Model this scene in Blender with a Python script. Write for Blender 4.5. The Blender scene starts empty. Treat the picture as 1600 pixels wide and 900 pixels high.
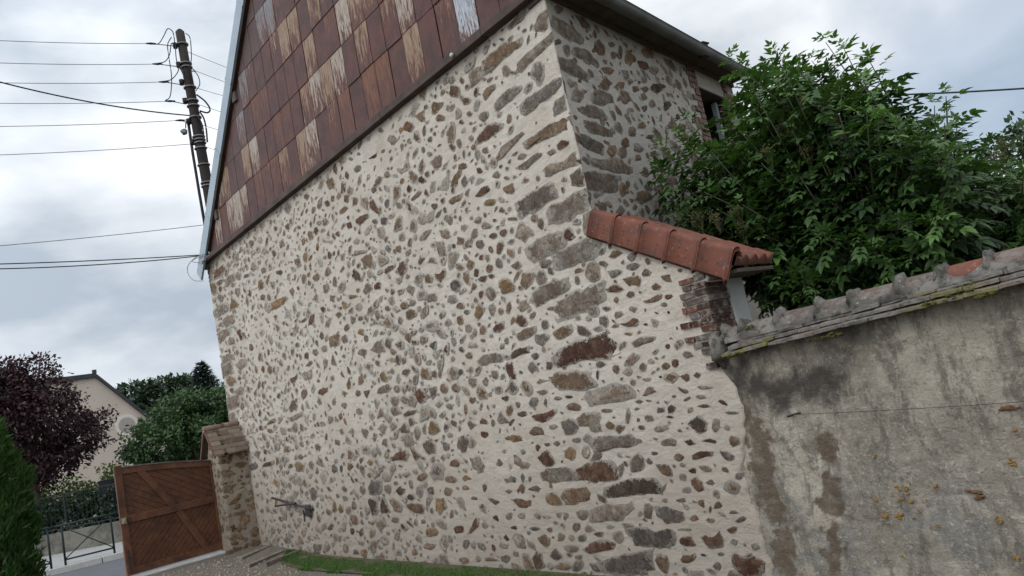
import bpy, math, random
import numpy as np
from mathutils import Vector, Matrix, noise as mnoise

rng = random.Random(11)
nrng = np.random.default_rng(5)
scene = bpy.context.scene
COL = scene.collection

# ------------------------------------------------------------------ camera
CAM = (0.0, -4.4333, 1.6)
ROT = Matrix(((0.6208818774, 0.2333856291, 0.7483560933),
              (0.7581795061, 0.0637711478, -0.6489199313),
              (-0.1991721125, 0.9702908785, -0.1373538510)))
cd = bpy.data.cameras.new("camera"); cam = bpy.data.objects.new("camera", cd); COL.objects.link(cam)
cd.sensor_width = 36.0; cd.lens = 1180.0 / 1600.0 * 36.0
cd.clip_start = 0.05; cd.clip_end = 3000.0
cam.matrix_world = Matrix.Translation(CAM) @ ROT.to_4x4()
scene.camera = cam

def ray(u, v):
    return ROT @ Vector((u - 800.0, 450.0 - v, -1180.0))
def on_y(u, v, y=0.0):                     # the point of the plane Y = y seen at (u, v)
    q = ray(u, v); return Vector(CAM) + q * ((y - CAM[1]) / q.y)
def on_x(u, v, x):
    q = ray(u, v); return Vector(CAM) + q * ((x - CAM[0]) / q.x)
def on_z(u, v, z=0.0):
    q = ray(u, v); return Vector(CAM) + q * ((z - CAM[2]) / q.z)
def at_dist(u, v, d):
    q = ray(u, v); return Vector(CAM) + q * (d / math.hypot(q.x, q.y))

# ------------------------------------------------------------------ light, sky, exposure
SUN_DIR = Vector((0.12, -0.74, 0.66)).normalized()
world = bpy.data.worlds.new("World"); scene.world = world; world.use_nodes = True
wt = world.node_tree; wt.nodes.clear()
def wn(t, **k):
    n = wt.nodes.new(t)
    for a, b in k.items(): setattr(n, a, b)
    return n
def wmath(op, a, b=None, clamp=False):
    n = wn('ShaderNodeMath', operation=op, use_clamp=clamp)
    for i, s in enumerate((a, b)):
        if s is None: continue
        if isinstance(s, (int, float)): n.inputs[i].default_value = s
        else: wt.links.new(s, n.inputs[i])
    return n.outputs[0]
w_out = wn('ShaderNodeOutputWorld'); w_bg = wn('ShaderNodeBackground'); w_bg.inputs[1].default_value = 0.1
sky = wn('ShaderNodeTexSky', sky_type='NISHITA', sun_disc=False)
sky.sun_elevation = math.asin(SUN_DIR.z); sky.sun_rotation = math.atan2(SUN_DIR.x, SUN_DIR.y)
tc = wn('ShaderNodeTexCoord')
mp = wn('ShaderNodeMapping'); mp.inputs['Scale'].default_value = (1.0, 1.0, 2.2); mp.inputs['Location'].default_value = (0.35, 1.1, 0.2)
wt.links.new(tc.outputs['Generated'], mp.inputs[0])
n1 = wn('ShaderNodeTexNoise'); n1.inputs['Scale'].default_value = 2.3; n1.inputs['Detail'].default_value = 7; n1.inputs['Roughness'].default_value = 0.5
wt.links.new(mp.outputs[0], n1.inputs['Vector'])
cr = wn('ShaderNodeValToRGB'); cr.color_ramp.elements[0].position = 0.40; cr.color_ramp.elements[1].position = 0.62
cr.color_ramp.elements[0].color = (4.0, 4.6, 5.35, 1); cr.color_ramp.elements[1].color = (9.2, 9.5, 9.8, 1)
wt.links.new(n1.outputs[0], cr.inputs[0])
def wdot(vec):
    n = wn('ShaderNodeVectorMath', operation='DOT_PRODUCT'); n.inputs[1].default_value = vec
    wt.links.new(tc.outputs['Generated'], n.inputs[0]); return n.outputs['Value']
# unseen sky around the sun, behind the camera, brightened to light the walls
glow = wmath('POWER', wmath('MAXIMUM', wmath('ADD', wmath('MULTIPLY', wdot(SUN_DIR), 0.5), 0.5), 0.0), 3.0)
zen = wmath('MAXIMUM', wdot((0, 0, 1)), 0.0)
low = wmath('SUBTRACT', 1.0, wmath('ABSOLUTE', wdot((0, 0, 1))))
boost = wmath('ADD', wmath('ADD', wmath('ADD', 0.93, wmath('MULTIPLY', wmath('POWER', low, 3.0), 0.22)), wmath('MULTIPLY', glow, 2.0)), wmath('MULTIPLY', wmath('POWER', zen, 2.0), 0.6))
bm_ = wn('ShaderNodeVectorMath', operation='SCALE'); wt.links.new(cr.outputs[0], bm_.inputs[0]); wt.links.new(boost, bm_.inputs['Scale'])
# a thinner gap in the cloud where blue shows
hole_dir = ray(1590, 70).normalized()
hn = wn('ShaderNodeTexNoise'); hn.inputs['Scale'].default_value = 5.0; hn.inputs['Detail'].default_value = 5
wt.links.new(tc.outputs['Generated'], hn.inputs['Vector'])
hd = wmath('ADD', wdot(hole_dir), wmath('MULTIPLY', wmath('SUBTRACT', hn.outputs[0], 0.5), 0.09))
hmap = wn('ShaderNodeMapRange', interpolation_type='SMOOTHSTEP'); hmap.inputs[1].default_value = 0.965; hmap.inputs[2].default_value = 1.0
hmap.inputs[3].default_value = 0.97; hmap.inputs[4].default_value = 0.45
wt.links.new(hd, hmap.inputs[0])
wm = wn('ShaderNodeMix', data_type='RGBA'); wt.links.new(hmap.outputs[0], wm.inputs[0])
wt.links.new(sky.outputs[0], wm.inputs[6]); wt.links.new(bm_.outputs[0], wm.inputs[7])
wt.links.new(wm.outputs[2], w_bg.inputs[0]); wt.links.new(w_bg.outputs[0], w_out.inputs[0])
sd = bpy.data.lights.new("sun", 'SUN'); sd.energy = 0.75; sd.angle = math.radians(14); sd.color = (1.0, 0.965, 0.91)
so = bpy.data.objects.new("sun", sd); COL.objects.link(so); so.rotation_euler = (-SUN_DIR).to_track_quat('-Z', 'Y').to_euler(); so.location = (0, -8, 14)
scene.view_settings.view_transform = 'Standard'; scene.view_settings.look = 'None'
scene.view_settings.exposure = 0.0; scene.view_settings.gamma = 1.0
scene.render.engine = 'CYCLES'; scene.cycles.max_bounces = 6; scene.cycles.transparent_max_bounces = 4

# ------------------------------------------------------------------ mesh helpers
class MB:
    def __init__(s): s.v = []; s.f = []; s.a = {}; s.m = []
    def vert(s, p, **at):
        s.v.append(tuple(p)); i = len(s.v) - 1
        for k, x in at.items(): s.a.setdefault(k, {})[i] = x
        return i
    def face(s, *idx, m=0): s.f.append(idx); s.m.append(m)
    def poly(s, pts, m=0, **at): s.face(*[s.vert(p, **at) for p in pts], m=m)
    def box(s, lo, hi, jit=0.0, m=0, M=None, **at):
        (x0, y0, z0), (x1, y1, z1) = lo, hi
        P = [(x0,y0,z0),(x1,y0,z0),(x1,y1,z0),(x0,y1,z0),(x0,y0,z1),(x1,y0,z1),(x1,y1,z1),(x0,y1,z1)]
        ids = []
        for p in P:
            q = Vector(p) + Vector([rng.uniform(-jit, jit) for _ in range(3)])
            if M is not None: q = M @ q
            ids.append(s.vert(q, **at))
        for f in ((0,3,2,1),(4,5,6,7),(0,1,5,4),(1,2,6,5),(2,3,7,6),(3,0,4,7)): s.face(*[ids[i] for i in f], m=m)
    def tube(s, pts, rad, n=8, cap=True, m=0, **at):
        pts = [Vector(p) for p in pts]; rings = []
        up0 = None
        for i, p in enumerate(pts):
            t = (pts[min(i+1, len(pts)-1)] - pts[max(i-1, 0)])
            if t.length < 1e-9: t = Vector((0,0,1))
            t.normalize()
            if up0 is None:
                up0 = Vector((0,0,1)) if abs(t.z) < 0.9 else Vector((1,0,0))
            sx = t.cross(up0)
            if sx.length < 1e-6: sx = t.orthogonal()
            sx.normalize(); sy = t.cross(sx); up0 = -sy if False else up0
            r = rad[i] if isinstance(rad, (list, tuple)) else rad
            rings.append([s.vert(p + sx*math.cos(2*math.pi*k/n)*r + sy*math.sin(2*math.pi*k/n)*r, **at) for k in range(n)])
        for a, b in zip(rings[:-1], rings[1:]):
            for k in range(n): s.face(a[k], a[(k+1)%n], b[(k+1)%n], b[k], m=m)
        if cap:
            s.face(*rings[0][::-1], m=m); s.face(*rings[-1], m=m)
    def blob(s, c, r, rough=0.15, seg=8, rings=5, m=0, **at):
        c = Vector(c); r = Vector(r) if not isinstance(r, (int, float)) else Vector((r, r, r)); off = Vector((rng.random()*9, rng.random()*9, 3))
        rows = []
        def pt(th, ph):
            d = Vector((math.sin(th)*math.cos(ph), math.sin(th)*math.sin(ph), math.cos(th)))
            k = 1 + rough * mnoise.noise(d*1.7 + off) * 2
            return c + Vector((d.x*r.x, d.y*r.y, d.z*r.z)) * k
        top = s.vert(pt(0, 0), **at); bot = s.vert(pt(math.pi, 0), **at)
        for i in range(1, rings):
            rows.append([s.vert(pt(math.pi*i/rings, 2*math.pi*k/seg), **at) for k in range(seg)])
        for k in range(seg):
            s.face(top, rows[0][k], rows[0][(k+1)%seg], m=m); s.face(bot, rows[-1][(k+1)%seg], rows[-1][k], m=m)
        for a, b in zip(rows[:-1], rows[1:]):
            for k in range(seg): s.face(a[k], b[k], b[(k+1)%seg], a[(k+1)%seg], m=m)
    def build(s, name, mats, parent=None, smooth=False, bevel=0.0):
        me = bpy.data.meshes.new(name); me.from_pydata(s.v, [], s.f)
        mats = mats if isinstance(mats, (list, tuple)) else [mats]
        for q in mats: me.materials.append(q)
        if len(mats) > 1: me.polygons.foreach_set('material_index', s.m)
        if smooth: me.polygons.foreach_set('use_smooth', [True]*len(s.f))
        for k, d in s.a.items():
            x = next(iter(d.values()))
            if isinstance(x, (tuple, list)):
                at = me.attributes.new(k, 'FLOAT_COLOR', 'POINT'); arr = np.ones((len(s.v), 4), np.float32)
                for i, c in d.items(): arr[i, :3] = c[:3]
                at.data.foreach_set('color', arr.ravel())
            else:
                at = me.attributes.new(k, 'FLOAT', 'POINT'); arr = np.zeros(len(s.v), np.float32)
                for i, c in d.items(): arr[i] = c
                at.data.foreach_set('value', arr)
        me.update()
        o = bpy.data.objects.new(name, me); COL.objects.link(o)
        if parent is not None:
            o.parent = parent
            if parent.type == 'EMPTY': o.matrix_parent_inverse = Matrix.Translation(-Vector(parent.location))
        if bevel > 0:
            b = o.modifiers.new('bevel', 'BEVEL'); b.width = bevel; b.segments = 2; b.limit_method = 'ANGLE'
        return o

def arrays_build(name, V, F, mat, parent=None, attrs=None, smooth=False):
    me = bpy.data.meshes.new(name)
    V = np.asarray(V, np.float32); F = np.asarray(F, np.int32); k = F.shape[1]
    me.vertices.add(len(V)); me.vertices.foreach_set('co', V.ravel())
    me.loops.add(F.size); me.loops.foreach_set('vertex_index', F.ravel())
    me.polygons.add(len(F)); me.polygons.foreach_set('loop_start', np.arange(0, F.size, k, dtype=np.int32))
    me.polygons.foreach_set('loop_total', np.full(len(F), k, np.int32))
    if smooth: me.polygons.foreach_set('use_smooth', np.ones(len(F), bool))
    for q in (mat if isinstance(mat, (list, tuple)) else [mat]): me.materials.append(q)
    for n_, arr in (attrs or {}).items():
        arr = np.asarray(arr, np.float32)
        if arr.ndim == 2:
            at = me.attributes.new(n_, 'FLOAT_COLOR', 'POINT'); c = np.ones((len(V), 4), np.float32); c[:, :3] = arr; at.data.foreach_set('color', c.ravel())
        else:
            at = me.attributes.new(n_, 'FLOAT', 'POINT'); at.data.foreach_set('value', arr)
    me.update(calc_edges=True); me.validate()
    o = bpy.data.objects.new(name, me); COL.objects.link(o)
    if parent is not None:
        o.parent = parent
        if parent.type == 'EMPTY': o.matrix_parent_inverse = Matrix.Translation(-Vector(parent.location))
    return o

def tag(o, label=None, cat=None, group=None, kind=None):
    if label: o['label'] = label
    if cat: o['category'] = cat
    if group: o['group'] = group
    if kind: o['kind'] = kind
    return o
def thing(name, loc, label, cat, group=None):
    o = bpy.data.objects.new(name, None); COL.objects.link(o); o.location = loc; o.empty_display_size = 0.2
    return tag(o, label, cat, group)

# ------------------------------------------------------------------ materials
class MT:
    def __init__(s, name, rough=0.9, spec=0.3):
        s.m = bpy.data.materials.new(name); s.m.use_nodes = True; s.t = s.m.node_tree
        s.b = s.t.nodes['Principled BSDF']; s.b.inputs['Roughness'].default_value = rough
        s.b.inputs['Specular IOR Level'].default_value = spec
        s.obj = s.t.nodes.new('ShaderNodeTexCoord').outputs['Object']
        s.h = None
    def put(s, sock, v):
        if hasattr(v, 'is_linked') or hasattr(v, 'links'): s.t.links.new(v, sock)
        else:
            if isinstance(v, (tuple, list)) and len(v) == 3 and sock.type == 'RGBA': v = (*v, 1)
            sock.default_value = v
    def noise(s, scale, detail=4, rough=0.55, stretch=None, dist=0.0, out=0):
        n = s.t.nodes.new('ShaderNodeTexNoise'); n.inputs['Scale'].default_value = scale; n.inputs['Detail'].default_value = detail
        n.inputs['Roughness'].default_value = rough; n.inputs['Distortion'].default_value = dist
        src = s.obj
        if stretch:
            mp = s.t.nodes.new('ShaderNodeMapping'); mp.inputs['Scale'].default_value = stretch; s.t.links.new(src, mp.inputs[0]); src = mp.outputs[0]
        s.t.links.new(src, n.inputs['Vector']); return n.outputs[out]
    def vor(s, scale, feature='F1', out='Distance', stretch=None):
        n = s.t.nodes.new('ShaderNodeTexVoronoi'); n.inputs['Scale'].default_value = scale; n.feature = feature
        src = s.obj
        if stretch:
            mp = s.t.nodes.new('ShaderNodeMapping'); mp.inputs['Scale'].default_value = stretch; s.t.links.new(src, mp.inputs[0]); src = mp.outputs[0]
        s.t.links.new(src, n.inputs['Vector']); return n.outputs[out]
    def attr(s, name, col=False):
        n = s.t.nodes.new('ShaderNodeAttribute'); n.attribute_name = name; return n.outputs['Color' if col else 'Fac']
    def math(s, op, a, b=0.0, clamp=False):
        n = s.t.nodes.new('ShaderNodeMath'); n.operation = op; n.use_clamp = clamp; s.put(n.inputs[0], a); s.put(n.inputs[1], b); return n.outputs[0]
    def step(s, x, lo, hi, a=0.0, b=1.0):
        n = s.t.nodes.new('ShaderNodeMapRange'); n.interpolation_type = 'SMOOTHSTEP'; s.put(n.inputs[0], x)
        for i, v in enumerate((lo, hi, a, b)): s.put(n.inputs[i+1], v)
        return n.outputs[0]
    def mix(s, f, a, b, mode='MIX'):
        n = s.t.nodes.new('ShaderNodeMix'); n.data_type = 'RGBA'; n.blend_type = mode
        s.put(n.inputs[0], f); s.put(n.inputs[6], a); s.put(n.inputs[7], b); return n.outputs[2]
    def ramp(s, f, stops):
        n = s.t.nodes.new('ShaderNodeValToRGB'); e = n.color_ramp.elements
        while len(e) < len(stops): e.new(0.5)
        for q, (p, c) in zip(e, stops): q.position = p; q.color = (*c, 1)
        s.put(n.inputs[0], f); return n.outputs[0]
    def base(s, c): s.put(s.b.inputs['Base Color'], c); return s
    def bump(s, h, strength=0.5, dist=0.01):
        n = s.t.nodes.new('ShaderNodeBump'); n.inputs['Strength'].default_value = strength; n.inputs['Distance'].default_value = dist
        s.put(n.inputs['Height'], h)
        if s.h is not None: s.t.links.new(s.h, n.inputs['Normal'])
        s.h = n.outputs[0]; s.put(s.b.inputs['Normal'], s.h); return s

def simple(name, c0, c1, scale=6, rough=0.85, bump=0.3, dist=0.005, bscale=60, stretch=None, spec=0.3, metal=0.0):
    m = MT(name, rough, spec)
    m.base(m.ramp(m.noise(scale, 6, 0.6, stretch), [(0.3, c0), (0.7, c1)]))
    if bump: m.bump(m.noise(bscale, 4, 0.6, stretch), bump, dist)
    m.b.inputs['Metallic'].default_value = metal
    return m.m

def mortar_colour(m, base, dark, light):
    c = m.mix(m.step(m.noise(1.3, 5, 0.6), 0.35, 0.7), base, light)
    c = m.mix(m.step(m.noise(4.5, 6, 0.65), 0.48, 0.72, 0, 0.6), c, dark)
    c = m.mix(m.step(m.noise(17, 6, 0.7, (0.8, 1, 1.3)), 0.5, 0.72, 0, 0.65), c, dark)
    c = m.mix(m.step(m.noise(60, 4, 0.7), 0.52, 0.75, 0, 0.5), c, tuple(x*0.7 for x in dark))
    c = m.mix(m.step(m.noise(9, 5, 0.6), 0.6, 0.75, 0, 0.6), c, tuple(min(1, x*1.12) for x in light))
    sx = m.t.nodes.new('ShaderNodeSeparateXYZ'); m.t.links.new(m.obj, sx.inputs[0])       # darker brown towards the foot of the wall
    low = m.math('ADD', sx.outputs[2], m.math('MULTIPLY', m.noise(2.5, 5, 0.6), 0.9))
    return m.mix(m.step(low, 0.3, 2.8, 0.72, 0), c, (0.225, 0.19, 0.152))
def mortar_bump(m):
    m.bump(m.noise(12, 6, 0.7, (0.8, 1, 1.3)), 0.8, 0.03); m.bump(m.noise(75, 5, 0.7), 0.6, 0.008)
MORT_G = ((0.462, 0.41, 0.345), (0.335, 0.292, 0.238), (0.52, 0.475, 0.412))
MORT_S = ((0.37, 0.338, 0.295), (0.265, 0.236, 0.20), (0.40, 0.37, 0.33))
MORT_P = ((0.27, 0.22, 0.16), (0.17, 0.135, 0.098), (0.31, 0.265, 0.205))
def mortar_mat(name, cols):
    m = MT(name, 0.95, 0.12); m.base(mortar_colour(m, *cols)); mortar_bump(m); return m.m
M_mortar = mortar_mat('lime_mortar', MORT_G)
M_mortar_side = mortar_mat('grey_mortar', MORT_S)
def stone_mat(name, cols):
    m = MT(name, 0.92, 0.15)
    c = m.attr('tint', True)
    c = m.mix(m.step(m.noise(8, 6, 0.7, dist=0.6), 0.42, 0.6, 0, 0.9), c, m.mix(1.0, c, (0.55, 0.48, 0.42), 'MULTIPLY'))
    c = m.mix(m.step(m.noise(19, 5, 0.7), 0.48, 0.62, 0, 0.8), c, m.mix(1.0, c, (1.6, 1.5, 1.38), 'MULTIPLY'))
    c = m.mix(m.step(m.noise(13, 5, 0.6), 0.52, 0.62, 0, 0.55), c, (0.22, 0.14, 0.085))
    c = m.mix(m.step(m.noise(85, 4, 0.7), 0.5, 0.62, 0, 0.7), c, m.mix(1.0, c, (0.45, 0.42, 0.40), 'MULTIPLY'))
    nn = m.math('ADD', m.math('MULTIPLY', m.noise(20, 6, 0.7), 0.75), m.math('MULTIPLY', m.noise(75, 4, 0.7), 0.35))
    vis = m.math('ADD', m.math('MULTIPLY', m.attr('rim'), 0.9), m.math('MULTIPLY', m.math('SUBTRACT', nn, 0.55), 2.9))
    f = m.step(vis, 0.26, 0.44, 0, 0.97)
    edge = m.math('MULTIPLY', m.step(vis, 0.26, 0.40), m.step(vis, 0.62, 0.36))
    c = m.mix(m.math('MULTIPLY', edge, m.step(m.noise(14, 3), 0.42, 0.62, 0.1, 0.9)), c, m.mix(1.0, c, (0.45, 0.42, 0.4), 'MULTIPLY'))  # crack shadow painted into the colour along parts of the stone rims
    m.base(m.mix(f, mortar_colour(m, *cols), c))
    m.bump(m.noise(30, 6, 0.75), 1.0, 0.03); m.bump(m.noise(120, 4, 0.75), 0.7, 0.006); m.bump(m.math('MULTIPLY', f, -1.0), 0.35, 0.008)
    return m.m
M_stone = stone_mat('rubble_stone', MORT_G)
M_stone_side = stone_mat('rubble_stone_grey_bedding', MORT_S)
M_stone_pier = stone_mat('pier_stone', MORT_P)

# ------------------------------------------------------------------ ground, road, pavement
def gz(x, y):
    t = min(max((-9.6 - x) / 2.3, 0), 1); z = 0.105 * t*t*(3-2*t)
    t2 = min(max((-12.75 - x) / 1.6, 0), 1); z -= (0.105 + 0.12) * t2*t2*(3-2*t2)
    return z
def kerb_x(y): return -18.9 + (y + 2.2) * 0.225
m = MT('gravel_ground', 0.95, 0.15)
c = m.mix(m.noise(1.2, 5), (0.095, 0.077, 0.055), (0.15, 0.123, 0.09))
c = m.mix(m.step(m.vor(55, out='Distance'), 0.15, 0.6), m.mix(1, m.vor(55, out='Color'), (0.12, 0.10, 0.08), 'SCREEN'), c)
c = m.mix(0.75, c, m.mix(m.noise(24, 5, 0.7), (0.06, 0.048, 0.034), (0.17, 0.142, 0.106)))
c = m.mix(m.step(m.noise(0.5, 4), 0.5, 0.62, 0, 0.5), c, (0.09, 0.10, 0.045))
m.base(c); m.bump(m.vor(55), 0.7, 0.02); m.bump(m.noise(20, 5), 0.5, 0.03); M_ground = m.m
g = MB(); xs = [-400, -200, -100, -60, -40, -30, -26] + [-24 + 0.4*i for i in range(62)] + [2, 8, 20, 60, 200, 400]
ys = [-400, -200, -80, -40, -20, -12] + [-8 + 0.5*i for i in range(34)] + [12, 20, 40, 80, 200, 400]
idx = [[g.vert((x, y, gz(x, y) - (0.012 if x < -14.2 else 0) + (mnoise.noise(Vector((x*1.5, y*1.5, 0)))*0.015 if -14 < x < 2 else 0))) for y in ys] for x in xs]
for i in range(len(xs)-1):
    for j in range(len(ys)-1): g.face(idx[i][j], idx[i+1][j], idx[i+1][j+1], idx[i][j+1])
tag(g.build('ground', M_ground, smooth=True), kind='structure')
m = MT('asphalt', 0.9, 0.25); m.base(m.mix(m.noise(2, 6, 0.6), (0.075, 0.078, 0.085), (0.12, 0.122, 0.128))); m.bump(m.noise(120, 3), 0.5, 0.006); M_asphalt = m.m
rd = MB(); yy = [-60, -20, -8, -2, 4, 12, 40]
rr = [(rd.vert((kerb_x(y), y, -0.118)), rd.vert((-14.6, y, -0.118))) for y in yy]
for a, b in zip(rr[:-1], rr[1:]): rd.face(a[0], a[1], b[1], b[0])
tag(rd.build('road', M_asphalt), kind='structure')
M_pave = simple('pale_pavement', (0.24, 0.235, 0.23), (0.31, 0.305, 0.295), 5, 0.9, 0.4, 0.006, 90)
M_kerb = simple('kerb_stone', (0.30, 0.29, 0.28), (0.40, 0.39, 0.37), 8, 0.9, 0.3)
pv = MB()
for y0, y1 in zip(yy[:-1], yy[1:]):
    k0, k1 = kerb_x(y0), kerb_x(y1)
    pv.poly([(k0-0.14, y0, 0.0), (k1-0.14, y1, 0.0), (k1-5.5, y1, 0.0), (k0-5.5, y0, 0.0)])
tag(pv.build('pavement', M_pave), kind='structure')
kb = MB(); y = -20.0
while y < 12:
    k0, k1 = kerb_x(y), kerb_x(y+0.985)
    P = [(k0, y, -0.2), (k1, y+0.985, -0.2), (k1-0.14, y+0.985, -0.2), (k0-0.14, y, -0.2)]
    lo = [kb.vert(p) for p in P]; hi = [kb.vert((p[0], p[1], 0.006)) for p in P]
    kb.face(*hi)
    for i in range(4): kb.face(lo[i], lo[(i+1)%4], hi[(i+1)%4], hi[i])
    y += 1.0
tag(kb.build('kerb', M_kerb, bevel=0.012), kind='structure')

# ------------------------------------------------------------------ the stone barn
barn = thing('stone_barn', (-8.4, 3.0, 0), 'tall stone barn with rusty metal sheets on its gable above pale rubble masonry', 'barn')
XL, XR, ZE, SL = -12.8, -3.97, 4.80, 0.954
YB = 3.9
SR = 0.74; KX = -0.2; ER = 0.165      # the right-hand wall runs slightly askew; its eave sits a little higher
def x_right(z):
    if z >= 2.86: return XR
    if z >= 2.12: return XR + (2.86 - z) * 1.28
    edge = [(2.12, -3.05), (2.08, -3.10), (1.9, -3.11), (1.62, -3.12), (1.56, -3.13), (1.40, -3.085), (1.22, -3.01), (0.94, -3.112), (0.77, -3.16), (0.6, -3.133), (0.385, -3.119), (0.09, -3.10), (-0.3, -3.10)]
    for (z0, a), (z1, b) in zip(edge[:-1], edge[1:]):
        if z <= z0 and z >= z1:
            x = a + (b-a)*(z0-z)/(z0-z1)
            return x + (0.035*mnoise.noise(Vector((z*9, 1.7, 0))) + 0.02*mnoise.noise(Vector((z*31, 4.7, 0)))) * (1 if z < 1.6 else 0.2)
    return -3.1
NX, NZ = 330, 190
V = np.zeros((NZ+1, NX+1, 3), np.float32)
for j in range(NZ+1):
    z = -0.25 + (ZE + 0.25) * j / NZ; xr = x_right(z)
    for i in range(NX+1):
        x = XL + (xr - XL) * i / NX
        h = 0.007*mnoise.noise(Vector((x*5, z*6, 0))) + 0.0065*mnoise.noise(Vector((x*13, z*15, 5))) + 0.03*mnoise.noise(Vector((x*0.5, z*0.6, 9)))*0.6
        tp = min(1.0, (xr - x)/0.05) if z < 1.62 else 1.0
        V[j, i] = (x, -h*0.8*tp + 0.004 + 0.006*(1-tp), z)
V[:, 0, 1] += 0.0
top = V.reshape(-1, 3).tolist()
F = []
W = NX+1
for j in range(NZ):
    for i in range(NX): F.append((j*W+i, j*W+i+1, (j+1)*W+i+1, (j+1)*W+i))
n0 = len(top)
for j in range(NZ+1): x, y, z = top[j*W+NX]; top.append((x + (KX*0.30 - 0.03 if z > 2.8 else 0), 0.30, z))         # right end return
for j in range(NZ): F.append((j*W+NX, n0+j, n0+j+1, (j+1)*W+NX))
n1_ = len(top)
for j in range(NZ+1): x, y, z = top[j*W]; top.append((x, YB, z))
for j in range(NZ): F.append((n1_+j, j*W, (j+1)*W, n1_+j+1))
gable_wall = arrays_build('gable_wall', top, F, M_mortar, barn, smooth=True)
# gable triangle behind the cladding, near black; its bared strip is painted verge shade
M_dark = simple('dark_shade_lining', (0.012, 0.011, 0.011), (0.03, 0.026, 0.024), 5)
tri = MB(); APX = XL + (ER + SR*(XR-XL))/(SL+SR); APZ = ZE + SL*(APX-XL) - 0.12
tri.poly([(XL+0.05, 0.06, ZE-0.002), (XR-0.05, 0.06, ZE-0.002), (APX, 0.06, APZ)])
tri.build('gable_shade_backing', M_dark, barn)

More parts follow.
